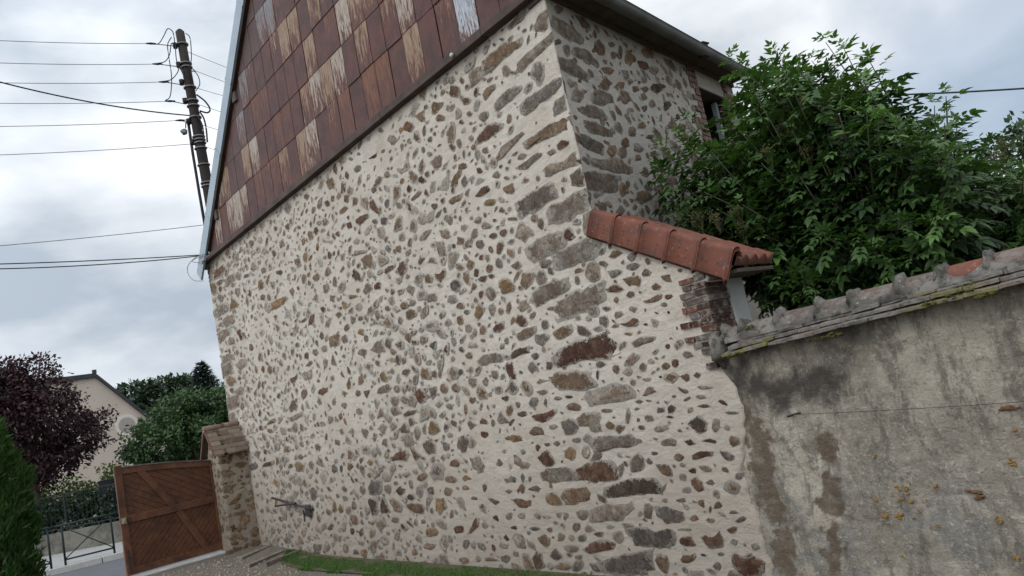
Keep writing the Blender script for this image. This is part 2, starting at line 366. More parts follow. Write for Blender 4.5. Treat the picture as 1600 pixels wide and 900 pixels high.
# ---- stones drawn from the wall itself: (patch origin, scale) then outline or cx,cy,w,h[,tilt]
CROP = dict(A=(700,0,4.5),B=(700,200,4.5),C=(700,400,4.5),D=(920,380,4.5),E=(920,560,4.5),F=(960,720,5),G=(720,580,4.5),H=(720,720,5),
            I=(480,160,4.5),J=(480,360,4.5),K=(480,540,4.5),L=(480,700,4.5),M=(320,340,6),N=(320,470,6),O=(340,600,6),P=(0,0,1),S=(860,0,2.647))
TONE = dict(g=(.295,.258,.218), d=(.18,.16,.142), l=(.38,.33,.27), b=(.255,.18,.12), r=(.185,.108,.074), o=(.275,.185,.10), k=(.098,.073,.057), p=(.30,.225,.178), R=(.135,.066,.045))
STONES = """
A g 610,170 640,95 690,75 697,200 650,230 605,210;A b 240,450 300,380 390,310 450,290 510,280 515,320 450,370 380,420 330,470 270,515
A g 465,500 490,440 560,370 640,310 720,240 735,300 660,370 590,430 520,500 475,535;A g 330,750 340,700 420,630 500,600 520,630 460,690 390,745 340,785
A g 495,770 530,710 620,640 700,600 790,535 815,600 740,670 660,720 590,790 520,815;A l 145,520 160,495 215,475 230,550 160,615;A b 245,660 270,615 330,590 325,625 260,710
A g 415,190 470,130 540,30 560,80 500,150 440,205;A g 730,760 760,700 815,670 825,770 750,820;A r 45,640,85,100;A r 122,700,60,70;A d 565,275,25,80,-15;A b 320,310,30,25;A b 95,565,30,55;A k 195,645,25,70,-10;A d 150,800,35,50,-30;A g 250,815,80,70,30;A d 95,860,35,45;A b 430,835,40,75,-10;A g 570,520,30,30;A g 185,345,35,60;A b 370,275,40,25;A g 540,215,40,30,40;A l 405,500,60,90;A g 20,560,50,50,40;A d 55,510,15,18;A g 290,560,50,22,45
B b 550,90 620,40 700,-20 800,-80 860,-100 868,10 780,40 680,75 590,120 570,150;B r 200,90 220,40 270,-10 340,-40 375,0 320,50 250,100 210,120;B b 100,270,65,55;B r 218,298,55,55;B g 115,372,55,85;B r 190,480 240,420 280,405 300,435 265,465 215,490;B o 290,525,80,50,15;B b 0,530 10,500 60,475 100,455 95,495 40,535;B g 15,645,35,75
B g 345,200 370,140 430,90 500,40 560,15 500,90 450,130 400,190 350,225;B g 485,275 540,240 600,190 650,165 660,195 600,240 550,290 500,290;B g 515,205,70,40,25;B l 670,295 730,250 810,235 860,185 900,180 905,260 830,280 770,310 710,335;B g 725,165,80,45,20
B d 490,520 560,470 650,420 745,390 740,500 650,555 570,600 505,635;B d 860,330 910,285 935,310 950,410 870,405;B g 705,600 720,540 800,520 870,470 955,440 960,570 850,640 720,670;B R 850,750,85,80;B l 555,850 600,800 690,760 790,735 820,830 740,870 620,930 570,900
B g 950,620 990,590 1000,730 960,740 945,680;B d 630,355,35,45,-30;B b 430,430,75,80;B g 410,350,40,35;B g 340,330,65,50,20;B g 260,160,50,50;B g 160,75,40,45;B d 650,670,45,80;B b 450,640,70,40;B l 270,685,70,60;B g 210,650,55,50,30;B l 525,730,130,120;B l 185,745,60,80;B r 320,760,70,45;B b 385,735,60,50,30;B d 225,820,60,70;B k 40,830,35,45;B r 365,835,50,90,-15;B b 300,855,40,50;B d 260,610,28,35;B d 110,185,18,60;B g 50,205,35,70;B g 205,190,40,70;B d 435,235,30,40,-25;B d 805,435,22,50;B k 150,530,22,22;B d 85,635,28,45;B d 325,650,35,28;B g 375,580,45,50
C g 745,0 760,70 800,95 880,60 1020,10 1035,-80 1000,-135 860,-70 760,-10;C R 230,10,45,45;C b 155,60,60,70;C g 355,55,50,75;C b 290,85,50,60;C r 205,115,60,60;C r 245,160,60,45,30;C r 305,140,45,40;C d 50,205,75,95;C g 480,70,75,60;C g 685,50,85,70,15;C b 555,165,85,125;C g 655,155,65,95;C g 720,100,50,50;C o 365,175 410,155 450,190 480,215 440,250 380,260 360,220;C b 180,212,50,55;C r 230,270,40,70;C g 300,265,75,90;C l 30,305,70,70;C b 85,350,55,40;C o 215,390,65,105;C g 310,375,50,100;C p 372,388,38,55;C p 427,360,42,100;C l 527,340,80,100
C g 585,265 640,225 740,170 820,175 845,230 760,280 680,330 615,360 590,310;C g 745,340 850,280 960,230 1080,195 1090,310 960,380 850,430 790,445 750,390;C l 1010,115,95,150;C g 905,175,40,85;C b 910,100,65,40;C r 315,515 335,480 385,462 388,505 360,540 325,538;C r 515,460,75,85;C g 597,418,45,55;C g 680,480,65,75;C b 470,555 520,520 600,498 605,520 570,570 510,595;C g 660,590,95,95;C b 740,540 780,510 855,485 868,530 820,570 765,595;C d 910,490 950,490 1000,540 990,565 915,550
C o 85,450,50,80;C g 187,540,32,60;C l 40,600,40,60;C g 415,600,35,65;C d 90,658,40,40;C k 432,710 450,670 500,655 565,633 568,680 510,690 450,732;C d 612,705,55,45,20;C g 215,740 225,705 340,680 380,705 375,745 300,750 250,772;C R 403,765 450,755 478,860 440,868 415,820;C g 592,785,65,80;C d 707,768,55,65;C d 85,815,45,55;C g 330,830,55,75;C b 150,700,50,60;C d 512,820,35,30;C d 215,480,30,25;C b 240,525,45,70,-30;C d 130,392,40,32;C d 245,595,40,28
P R 871,546 890,541 915,531 940,524 953,519 959,535 964,545 961,553 940,560 915,562 890,568 872,573;P b 860,590 865,585 885,582 905,581 920,587 929,601 905,610 880,609 862,603
D b 180,80,110,50,20;D g 295,100,80,60,20;D g 310,165,90,55,10;D r 410,130,50,40,-40;D g 170,205,100,80;D o 240,250 300,235 350,232 370,260 350,300 290,300;D g 405,215,65,70;D b 545,240,85,75;D o 475,310,80,60;D r 120,325 185,285 240,325 200,342 140,345;D b 295,360,80,55;D g 190,400,40,40;D b 380,405 420,395 490,360 515,375 500,400 400,425;D r 560,380,55,40;D g 310,465,60,70;D g 205,505,60,60;D g 105,545,80,80;D r 220,565 270,560 310,525 345,545 340,580 280,590;D b 275,640,65,30;D g 300,700 340,670 430,655 470,665 440,690 320,735;D r 560,725,45,40;D g 695,785,70,60;D b 540,865,60,60;D R 605,850,55,70;D g 75,850,70,50;D l 380,870,50,60;D k 400,572,35,18;D l 0,150 40,125 70,180 70,250 20,280 0,250;D g 540,175,50,35,-20;D b 640,190,50,30;D k 475,490,30,14,-30;D k 560,485,18,22;D d 600,775,18,50;D d 620,600,14,40
P l 914,620 925,611 945,604 960,601 987,604 989,620 968,627 940,630 920,634;E b 190,75,60,75,30;E k 60,115,18,80;E g 405,150,70,30;E k 505,130,25,20;E r 640,125 700,100 720,155 685,165;E d 762,122,60,50;E p 375,265 410,205 460,200 490,240 420,250 390,275;E d 625,200 690,220 715,235 675,250 645,240;E g 600,268,35,22;E d 690,285,60,25,25;E g 785,272,75,32;E l 820,205,140,30;E d 355,302,50,30;E b 425,297,50,15;E g 130,367,95,32;E g 275,400,40,110;E g 335,355,50,25;E d 505,365,80,45;E k 582,355,60,55;E r 808,335,80,30;E r 940,310,100,28,-25;E g 715,365,50,45;E k 700,465 730,420 775,410 835,460 815,515 760,525;E l 893,478,65,95;E g 425,420,75,50;E d 348,432,30,35;E k 570,412,50,18;E o 115,470 140,435 185,475 165,500 130,495;E g 40,450,80,120;E g 370,488,55,40;E g 510,495,110,55;E g 640,510,50,35;E g 1010,383,90,25
E g 20,600 60,555 150,550 270,540 380,565 440,580 350,600 280,630 200,625 110,650 40,660;E g 560,597,120,60;E k 710,590,85,50;E k 790,580 850,560 900,575 895,605 850,590;E b 1020,585,70,85;E r 725,680 790,650 860,650 865,685 800,700 740,715;E d 920,650 970,660 1025,690 1010,715 960,715;E b 640,695,90,60;E d 465,668,55,28;E g 295,720 350,670 380,690 385,780 300,795;P r 899,734 910,727 930,722 948,720 960,731 965,750 940,752 903,752;E l 230,785,50,115;E b 470,745 540,740 580,770 595,830 500,810;E R 730,793,75,50;E b 855,875,60,40;E g 1055,830,60,60;E b 960,785,60,35,-30
F k -80,230 0,185 110,150 210,140 330,145 385,210 370,260 220,255 130,275 0,290 -90,280;P g 924,797 940,791 960,788 984,786 988,796 976,806 966,812 945,814 926,815;F g 260,390,75,120;F d 335,370 400,355 470,385 535,400 545,470 480,480 400,495 350,440;F b 625,450,95,65;F b 745,465,85,45;F d 530,312,120,42;F g 395,310,65,40;F b 685,335,60,65;F r 600,150 640,125 690,170 700,220 650,245 605,195;F g 750,170,60,45;F k 750,380,20,60;F b 810,350,75,55;F d 930,405,75,30;F d 990,460,95,50,20;F r 915,540,90,60;F g 937,635,70,50;F g 1100,675,75,55
F d 95,530 160,515 250,530 320,560 380,540 450,550 465,670 370,670 140,665 110,580;F R 500,630 530,590 600,590 640,665 540,668;F r 670,600 700,570 740,600 800,580 820,540 850,600 845,675 740,675;F g 555,537,130,25;F d -90,800 0,760 120,730 265,710 290,850 200,885 50,880 -60,870;F b 315,780 350,735 410,745 425,820 405,885 350,850;F b 505,775 540,735 595,745 625,715 630,770 580,795 520,800;F d 805,830,80,80;F k 695,735,45,20;F g 835,728,60,40;F R 920,760 950,730 1010,765 1080,750 1170,800 1180,880 1050,900 980,890 930,820;F b 475,885,50,30
G g 175,75,50,75;G l 570,70,100,35,15;G g 575,148,75,45;G g 510,215,70,80;G d 598,220,40,70;G g 680,192,65,35;G k 755,180,70,20;G b 800,250,110,60;G d 408,235,50,50;G k 310,192,55,35;G b 78,205,50,45;G g 205,165,35,45;G g 145,255,35,65;G g 230,248,30,40;G b 35,270,30,75;G R 500,315 540,300 600,290 650,265 670,270 660,300 620,345 570,365 515,345;G r 158,357,65,50;G g 255,345 280,280 335,360 270,375;G g 75,375,60,65;G g 228,365,40,60;G d 435,305,75,45;G d 415,377,50,30;G d 710,360 760,330 800,350 830,400 790,440 730,450;G l 800,340 860,300 960,290 985,420 910,420 905,380 830,390;G b 470,430 520,385 590,395 595,450 520,455;G g 645,393,70,45;G R 168,445,55,55;G o 300,470 360,445 435,455 430,490 370,500 320,485;G d -10,460 30,450 57,490 45,560 0,575;G r 540,533,50,55;G d 610,517,55,30;G b 675,508,50,45;G g 820,485,75,35;G o 730,560 770,535 805,560 810,610 780,630 730,610;G l 877,575,60,100;G R 535,610 570,575 610,557 640,590 668,630 640,665 595,672;G b 273,640,65,70;G g 355,580 400,590 440,635 495,650 490,685 430,685 370,650;G g 65,620 120,600 185,670 170,715 125,735 85,670;G g 250,570,50,40;G g 160,572,50,35
G g 545,730 600,690 720,670 790,690 800,760 700,775 600,800 550,760;G b 45,752,75,50;G d 238,740,40,55;G g 350,760,85,60;G d 435,755,40,80;G d 490,762,35,55;G r 423,828,60,80;G d 525,827,90,45;G g 335,850,70,45;G d 165,820,55,75;G b 40,820,60,35
H b 790,250 830,220 920,215 1000,200 1040,260 1020,310 920,325 880,345 830,340 800,290;H b 670,260 720,240 770,290 795,340 740,355 690,340 665,300;H r 395,300 480,290 570,310 578,355 490,370 430,345;H d 205,290 270,295 340,320 335,350 270,345;H b 105,295,80,35;H d 180,300,25,45;H g 945,425,100,95;H R 285,450,75,65;H g 375,440,75,70;H g 480,435,70,60;H g 595,430,75,50,-30;H g 675,440,70,35;H p 815,430,55,65;H p 900,520,80,70;H r 55,560 85,510 115,440 140,450 140,510 80,570;H R 0,535,50,75;H g 190,495,50,75;H k 415,522,60,35;H d 580,532,75,35;H b 695,537,55,45;H R 355,600,60,85;H g 410,600 430,570 490,580 512,690 440,670;H b 600,600 650,575 690,610 700,650 660,680 620,640;H b 780,595,75,60;H g 865,602,55,50;H d 947,600,60,60;H r 1075,572,75,40;H g 860,685,110,65;H d 695,745 740,680 795,750 740,775;H r 970,690 1000,650 1090,625 1195,650 1190,690 1050,715 990,720;H b 435,730,50,55;H r 258,680,50,65;H g 40,650,60,75;H g 100,660,45,70;H r 560,770 590,715 630,720 635,790 660,820 600,850 565,800;H b 800,828,125,60;H d 910,820,70,85,-30;H d 1000,800 1050,800 1100,870 1040,865;H b 230,772,120,45;H d 345,765,75,50;H g 135,770,55,60;H b 20,780,90,60;H g 915,750,65,40
I o 870,70 880,0 960,0 930,50 895,90;I b 755,95 820,55 828,130 800,140;I r 710,178,75,80;I b 938,108,70,60,20;I l 595,268,75,80,30;I k 430,395 490,355 495,380 440,415;I b 538,342,45,40;I d 365,360,30,35;I g 355,468,60,70;I d 280,512,32,75;I g 560,510,45,50;I g 405,420,35,40;I r 435,710 470,665 505,770 490,785 440,740;I r 335,830 365,800 430,778 425,810 365,875;I r 297,868,42,65;I b 280,675,40,60;I d 143,708,42,40;I d 562,710,35,75;I d 540,830,50,60;I g 475,835,35,45;I b 255,760,70,40,40;I d 470,615,45,55;I k 715,610,35,65;I k 808,545,45,55;I b 770,650,95,28,45;I b 990,690 1050,650 1080,690 1010,720;I g 988,825,65,75;I b 1075,455,40,55;I d 895,730,45,50;I d 920,790,75,25,50;I g 855,360,40,35;I b 930,303,40,25,15;I d 865,258,40,50;I g 720,275,45,45;I l 655,480,55,50;I g 310,400,45,30;I g 815,335,35,45
J b 425,212,80,95;J R 155,172,35,60;J g 370,155,110,50,25;J r 632,270 650,230 695,215 695,280 665,325 640,300;J r 540,280 570,250 615,238 600,270 550,305;J g 900,80 960,75 972,165 925,175;J g 820,35,85,45,45;J b 850,338,65,75;J r 890,300 930,310 965,258 980,310 935,360 900,335;J d 1045,385,75,95;J R 495,385,55,70;J g 720,420,55,90;J b 595,430,30,50;J g 130,400,50,75;J g 420,410,60,80;J b 315,465,75,35;J k 110,555,45,50;J g 880,475,75,65;J b 725,590,75,70;J g 490,590,50,70;J b 680,530,55,50;J o 375,715,55,60;J b 150,760 190,725 220,715 232,790 200,830 160,820;J g 260,765,45,65;J d 103,740,35,55;J g 120,830,50,60;J g 55,858,55,50;J g 385,855,70,65;J g 445,840 490,780 530,770 540,850 500,862;J d 567,795,50,85;J d 415,760,40,65;J b 705,745,45,85;J d 885,810,50,60;J g 740,505,45,55;J r 1070,630,40,65;J d 375,618,45,38;J b 225,590,50,50;J g 318,630,38,70;J b 65,330,45,60;J g 195,360,40,70;J b 145,290,45,60;J g 565,130,45,55;J b 640,130,45,50;J b 720,85,45,65;J d 800,210,85,28,45;J b 215,25,40,45;J d 650,630,30,65
K r 70,325 110,295 150,290 145,325 110,350 75,345;K r 395,320 445,308 420,375 405,350;K g 493,330 505,295 560,272 585,290 570,325 510,345;K o 535,222,55,75;K g 110,90 150,100 140,150 120,185;K g 165,130 180,50 215,150;K d 635,100,45,60;K d 690,187,50,50;K b 890,195,40,60;K b 930,205,25,60;K R 755,340 795,302 830,330 828,390 790,405 765,370;K g 885,322,55,85;K b 958,298,50,75;K b 1040,295,60,70;K g 628,305,50,45;K g 612,385,55,60;K r 238,498,40,62;K g 165,520,50,65;K g 258,418,45,50;K g 365,462,50,50;K d 675,480 700,460 755,455 745,480 685,500;K d 730,538,40,55;K d 645,590 685,540 710,600 660,612;K g 770,615,45,85;K g 822,590,30,80;K o 850,590 870,530 900,545 930,595 900,620 855,622;K b 1030,548,55,60;K g 530,585,45,70;K g 405,610,50,60;K b 215,680,50,75;K d 138,640,30,60;K b 545,680,40,65;K g 710,670,65,85;K d 810,690 860,660 905,710 900,755 840,760;K d 975,715,55,75;K R 585,790 620,760 680,735 705,770 685,810 640,800 600,810;K r 727,725 745,720 795,775 755,805;K r 1035,830,80,65;K g 1070,690,35,110;K o 440,820,35,50;K d 380,810,30,65;K b 300,848,60,60;K d 193,865,40,65;K d 240,865,25,60;K g 1000,425,60,50
L d 430,270 450,225 510,230 520,290 500,320 440,325;L d 12,290 45,275 70,305 60,370 30,365;L g 563,290,50,70;L k 650,298,55,65;L k 730,342,60,40;L d 868,300,45,70;L b 990,305,75,65;L b 805,205,70,65;L b 1010,222,90,50;L k 425,360 460,355 485,370 492,465 455,465 435,400;L k 515,380 530,355 580,450 520,455;L b 575,360 620,365 658,400 655,450 610,445;L r 692,395 740,390 820,400 822,460 760,455 700,425;L o 900,360 960,350 978,420 930,468 905,430;L o 235,425,38,75;L k 15,445,65,90;L d 165,560,45,60;L k 318,585,32,45;L d 383,590,40,70;L b 880,590,90,75;L R 1060,575,70,55;L d 70,705,70,80;L g 140,695,50,75;L g 270,710,55,70;L b 400,740,50,80;L d 340,735,45,45;L b 755,733,70,55;L p 855,690,75,60;L d 810,520,45,40;L d 325,405,35,70
M r 80,520 110,480 180,445 190,490 140,550 90,575;M g 185,600 220,545 270,530 275,580 200,645;M b 45,620 100,610 115,700 70,725;M b 105,610 160,570 165,600 120,640;M o 235,870 250,745 315,815 270,860;M o 625,800 680,770 760,735 780,760 740,810 690,850 630,865;M o 498,610 525,575 560,640 505,695;M d 645,330,50,80;M g 450,462,45,80;M g 725,250,60,110;M b 870,420,65,85;M g 310,700,60,75;M b 440,240,50,75;M d 388,545,50,70;M b 550,495,50,60;M d 700,515,75,50;M b 543,745,45,75;M d 605,745,40,65;M d 425,710,35,70;M o 927,225,45,75;M o 1055,280,40,90;M b 1050,560,55,85;M d 975,610,40,60;M b 820,700,60,90;M r 875,662,35,55;M g 145,750,55,75;M g 85,880 140,810 210,810 205,870 120,930 90,930;M d 945,40,30,45;M g 880,90,40,55
N R 290,295 330,262 360,350 340,385 320,330;N b 435,437,60,65;N g 165,190 215,140 275,125 275,205 200,240;N g 115,310 160,275 230,255 235,310 140,385;N g 160,520 220,500 265,490 270,550 170,595;N g 285,600 330,555 385,545 395,600 330,655;N g 250,370,70,85;N r 545,645,45,70;N b 610,650,45,80;N r 795,730 850,710 870,675 873,720 825,778;N l 910,680 1000,640 1010,730 930,750;N d 600,480,32,75;N b 955,517,40,65;N g 1038,482,70,70;N b 982,590,85,45,25;N o 508,790,32,95;N b 245,745,90,90;N g 335,840,90,80;N d 865,510,40,45;N b 930,180,80,40,50;N g 780,630,40,60
O d 665,230 700,150 740,140 748,220 690,265;O l 665,320 740,280 795,258 795,300 690,355;O b 455,385 480,345 530,320 535,355;O k 400,275,40,65;O b 490,440,60,50;O r 405,412,38,55;O b 940,380,35,60;O g 722,415,50,95;O k 410,775 430,745 510,720 515,755 450,775;O o 720,750 760,725 810,760 800,815 740,820;O b 680,770,60,40,40;O d 445,635,40,60;O g 370,655,70,75;O b 650,610,65,55;O g 735,585,38,70;O g 790,565,60,65;O b 780,685,50,55;O d 935,815,45,75;O d 335,775,110,80;O d 570,110,35,55
"""
SIDE = """
S g 8,60 90,105 135,155 125,180 60,160 8,110;S d 30,175,30,40;S g 90,185 150,210 195,250 200,280 150,265 95,225;S b 200,200,70,60,-20;S g 250,185,30,25;S b 258,230,30,35;S p 290,215,20,60;S o 328,240,45,75;S R 360,250 395,255 410,285 385,290 360,275;S b 405,215,60,60,-20;S g 430,290,40,45;S b 240,290,60,35,-15;S g 10,225 90,250 160,310 150,335 80,305 15,270;S b 220,345,65,55;S p 285,355,45,40;S p 308,405,65,60;S g 215,410,120,65,-10;S g 95,440 150,430 220,455 230,500 150,480 100,460;S g 110,500 180,500 255,545 245,570 170,550 120,520;S g 120,390,50,70,-30;S b 352,368,30,30;S b 390,370,35,25;S k 440,365,65,40;S k 480,437,40,42;S d 390,450,25,30;S g 420,430,30,35;S b 385,400,30,35;S g 320,460,20,30;S p 340,545,35,50;S b 255,625,45,50;S g 300,630,40,55;S r 310,590,45,45;S b 380,520,35,35;S g 360,610,45,40;S b 360,655,35,30;S k 412,567,40,22;S d 106,700 270,725 275,800 130,780;S g 180,660 280,655 355,700 360,735 280,715 190,690;S d 155,830,40,80;S g 215,860,45,60;S b 303,785,40,65;S d 320,762,22,35;S g 408,770,35,45;S b 380,815,80,60;S g 455,780,70,35;S p 500,750,50,55;S p 505,510,40,60;S o 545,530,30,45;S r 527,480,20,22;S d 80,550 150,560 220,600 210,640 120,600 88,580;S d 42,330 62,340 70,400 58,420;S d 88,640 110,650 118,690 100,690
"""
def outline(pts, n, wob):
    """resample a closed polygon to about n points with a ragged edge"""
    P = [Vector(p) for p in pts]; L = [(P[(i+1) % len(P)] - P[i]).length for i in range(len(P))]; tot = sum(L); out = []
    off = rng.random()*50
    for k in range(n):
        s_ = tot * k / n; i = 0
        while s_ > L[i] and i < len(L)-1: s_ -= L[i]; i += 1
        out.append(P[i].lerp(P[(i+1) % len(P)], s_ / max(L[i], 1e-9)))
    c = sum(out, Vector((0, 0))) / n
    res = []
    for k, p in enumerate(out):
        q = out[k-1].lerp(out[(k+1) % n], 0.5); p = p.lerp(q, 0.12)
        res.append(c + (p - c) * (1 + wob * (mnoise.noise(Vector((p.x*16 + off, p.y*16, off))) * 1.6 + mnoise.noise(Vector((p.x*48 + off, p.y*48, off))) * 0.9)))
    return res, c
def rand_poly(w, h, ang):
    n = rng.choice((4, 5, 5, 6, 6, 7)); a0 = rng.random()*6.28; pts = []
    for k in range(n):
        a = a0 + 2*math.pi*(k + rng.uniform(-0.32, 0.32))/n; r = rng.uniform(0.78, 1.18)
        x, y = math.cos(a)*r*w/2, math.sin(a)*r*h/2
        pts.append((x*math.cos(ang) - y*math.sin(ang), x*math.sin(ang) + y*math.cos(ang)))
    return pts
class StoneField:
    """stones bedded in a wall; 'frame' maps (a, z, height) to world"""
    def __init__(s, frame, clamp=None): s.mb = MB(); s.frame = frame; s.clamp = clamp; s.cells = {}; s.items = []
    def free(s, a, z, r, gap):
        for i in range(int((a-0.4)//0.2), int((a+0.4)//0.2)+1):
            for j in range(int((z-0.4)//0.2), int((z+0.4)//0.2)+1):
                for (b, y, q) in s.cells.get((i, j), ()):
                    if (a-b)**2 + (z-y)**2 < (r + q + gap)**2: return False
        return True
    def mark(s, a, z, r): s.cells.setdefault((int(a//0.2), int(z//0.2)), []).append((a, z, r))
    def add(s, pts, col, relief=1.0, wob=0.13, mark=True, cover=0.0):
        xs_ = [p[0] for p in pts]; zs_ = [p[1] for p in pts]; w = max(xs_)-min(xs_); h = max(zs_)-min(zs_); size = (w*h)**0.5
        n = max(8, min(26, int((w+h)*2/0.035)))
        ring, c = outline(pts, n, wob)
        area = sum(ring[i].x*ring[(i+1) % n].y - ring[(i+1) % n].x*ring[i].y for i in range(n))
        if area < 0: ring.reverse()
        k = rng.uniform(0.82, 1.2); j = rng.uniform(-0.05, 0.05); col = tuple(max(0.01, x*k*(1 + j*(1 if q == 0 else -1 if q == 2 else 0))) for q, x in enumerate(col))
        H = min(1.0, size/0.12)*relief; rings = []; off = rng.random()*40
        tilt = (rng.uniform(-0.05, 0.05), rng.uniform(-0.05, 0.05))
        for sc, hh, rim in ((1.2, -0.006, 0.0), (1.05, 0.0015, 0.26), (0.82, 0.0055, 0.60), (0.5, 0.0075, 0.95)):
            R_ = []
            for p in ring:
                q = c + (p-c)*sc
                nz = mnoise.noise(Vector((q.x*26, q.y*26, off)))*0.004 if hh > 0 else 0
                hgt = (hh + nz)*H + ((q-c).x*tilt[0] + (q-c).y*tilt[1])*0.6*(hh > 0)
                qx, qy, hit = s.clamp(q.x, q.y) if s.clamp else (q.x, q.y, False)
                R_.append(s.mb.vert(s.frame(qx, qy, max(hgt, 0.003) if hit else hgt), tint=col, rim=max(0.0, (0.85 if hit else rim) - cover)))
            rings.append(R_)
        ctr = s.mb.vert(s.frame(c.x, c.y, 0.008*H), tint=col, rim=max(0.0, 1.0 - cover))
        for a, b in zip(rings[:-1], rings[1:]):
            for i in range(n): s.mb.face(a[i], a[(i+1) % n], b[(i+1) % n], b[i])
        for i in range(n): s.mb.face(rings[-1][i], rings[-1][(i+1) % n], ctr)
        if mark:
            # mark the footprint with a chain of discs
            r = 0.5*min(w, h); m_ = max(1, int(round(max(w, h)/max(min(w, h), 0.01))))
            r = max(r, 0.02)
            big = max(ring, key=lambda p: (p-c).length) - c
            for t in range(m_):
                f = 0 if m_ == 1 else (t/(m_-1) - 0.5)*1.4
                q = c + big*f*(1 if m_ > 1 else 0); s.mark(q.x, q.y, r*0.92)
def parse(txt, field, toab):
    for item in txt.replace('\n', ';').split(';'):
        t = item.split()
        if not t: continue
        ox, oy, sc = CROP[t[0]]; col = TONE[t[1]]
        nums = [tuple(float(q) for q in w.split(',')) for w in t[2:]]
        if len(nums) == 1:
            e = nums[0]; cx, cy, w, h = e[:4]; ang = math.radians(e[4]) if len(e) > 4 else 0.0
            loc = [(cx + x, cy - y) for x, y in rand_poly(w*1.04, h*1.04, ang)]
        else: loc = nums
        pts = [toab(ox + x/sc, oy + y/sc) for x, y in loc]
        field.add(pts, col, 1.0 if len(nums) > 1 else 0.9)
gf = StoneField(lambda a, z, h: (a, -h, z), lambda a, z: (max(min(a, XR + 0.004) if z > 2.88 else a, XL - 0.003), z, (z > 2.88 and a > XR + 0.004) or a < XL - 0.003))
def g_ab(u, v):
    p = on_y(u, v, 0.0); return (p.x + 0.012 if p.z > 2.88 and p.x > XR - 0.09 else p.x, p.z)
parse(STONES, gf, g_ab)
def bezel(field, n, amin, amax, zmin, zmax, sizer, gap, ok, tones, tries_relief=(0.5, 0.95), wide=1.35, cover=(0, 0.25)):
    c = 0
    for _ in range(n):
        a, z = rng.uniform(amin, amax), rng.uniform(zmin, zmax)
        if not ok(a, z): continue
        s_ = sizer(a, z); w = s_*rng.uniform(0.9, wide); h = s_*rng.uniform(0.6, 1.05)
        r = 0.5*(w*h)**0.5
        if not field.free(a, z, r, gap): continue
        t = rng.choices(list(tones), list(tones.values()))[0]
        ang = rng.gauss(0, 0.45)
        field.add([(a + x, z + y) for x, y in rand_poly(w, h, ang)], TONE[t], rng.uniform(*tries_relief), 0.16, True, rng.uniform(*cover)); c += 1
    return c
def okg(a, z): return a > XL + 0.03 and a < x_right(z) - 0.12 and z < ZE - 0.03 and not (z > 1.45 and a > -3.42)
T1 = dict(g=32, d=6, b=32, l=24, p=12, r=9, k=2, o=7)
# quoins at the far corner of the gable
z = 0.3; k = 0
while z < 4.3:
    h = rng.uniform(0.17, 0.26); w = (0.5 if k % 2 else 0.28)*rng.uniform(0.85, 1.2)
    if gf.free(XL + w/2 + 0.02, z + h/2, 0.06, 0.0):
        gf.add([(XL + 0.008, z), (XL + w, z + 0.01), (XL + w, z + h), (XL + 0.008, z + h)], TONE['g'], 1.0, 0.06)
    z += h + rng.uniform(0.04, 0.1); k += 1
bezel(gf, 3200, XL, -3.1, 0.0, ZE, lambda a, z: rng.uniform(0.10, 0.185), 0.004, okg, T1, cover=(0.0, 0.6), wide=1.7)
bezel(gf, 9000, XL, -3.1, 0.0, ZE, lambda a, z: rng.uniform(0.05, 0.10), 0.008, lambda a, z: okg(a, z) and (a < -4.6 or z < 2.2 or rng.random() < 0.35), T1, cover=(0.05, 0.65), wide=1.9)
bezel(gf, 7000, XL, -3.1, 0.02, ZE, lambda a, z: rng.uniform(0.018, 0.042), 0.012, lambda a, z: okg(a, z) and (a < -4.9 or z < 2.6 or rng.random() < 0.3), dict(g=40, d=22, k=6, b=26, l=10), (0.6, 1.0), 1.9, (0.1, 0.5))
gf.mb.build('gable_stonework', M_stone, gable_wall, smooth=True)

# ---- side wall (faces right), with the window opening under the eave
sw = MB(); YW0, YW1, ZW0, ZW1 = 2.80, 3.55, 3.45, 4.56
ygrid = [0.0] + [0.06*i for i in range(1, 46)] + [YW0] + [YW0 + (YW1-YW0)*i/6 for i in range(1, 7)] + [YW1 + (YB-YW1)*i/6 for i in range(1, 7)]
zgrid = [-0.25, 0, 0.6, 1.2, 1.8] + [2.0 + 1.05*i/20 for i in range(0, 20)] + [ZW0 + (ZW1-ZW0)*i/26 for i in range(0, 26)] + [ZW1 + (ZE-ZW1)*i/6 for i in range(7)]
ids = {}
for i, yv in enumerate(ygrid):
    for j, zv in enumerate(zgrid):
        h = 0.008*mnoise.noise(Vector((yv*6, zv*6, 20))) + 0.004*mnoise.noise(Vector((yv*17, zv*17, 27)))
        ids[i, j] = sw.vert((XR + KX*yv + (h if yv > 0 else 0), yv + (0.004 if yv == 0 else 0), zv))
for i in range(len(ygrid)-1):
    for j in range(len(zgrid)-1):
        yc, zc = (ygrid[i]+ygrid[i+1])/2, (zgrid[j]+zgrid[j+1])/2
        if YW0 < yc < YW1 and ZW0 < zc < ZW1: continue
        sw.face(ids[i, j], ids[i+1, j], ids[i+1, j+1], ids[i, j+1])
side_wall = sw.build('side_wall', M_mortar_side, barn, smooth=True)
sf = StoneField(lambda a, z, h: (XR + KX*a + h, a, z), lambda a, z: (max(a, -0.004), z, a < -0.004))
def on_side(u, v, off=0.0):
    q = ray(u, v); t = ((XR + off) + KX*CAM[1] - CAM[0])/(q.x - KX*q.y); return Vector(CAM) + q*t
def s_ab(u, v):
    p = on_side(u, v); return (p.y - 0.012 if p.y < 0.06 else p.y, p.z)
parse(SIDE, sf, s_ab)
oks = lambda a, z: a > 0.05 and not (YW0 - 0.26 < a < YW1 + 0.25 and z > ZW0 - 0.05) and z < ZE - 0.1
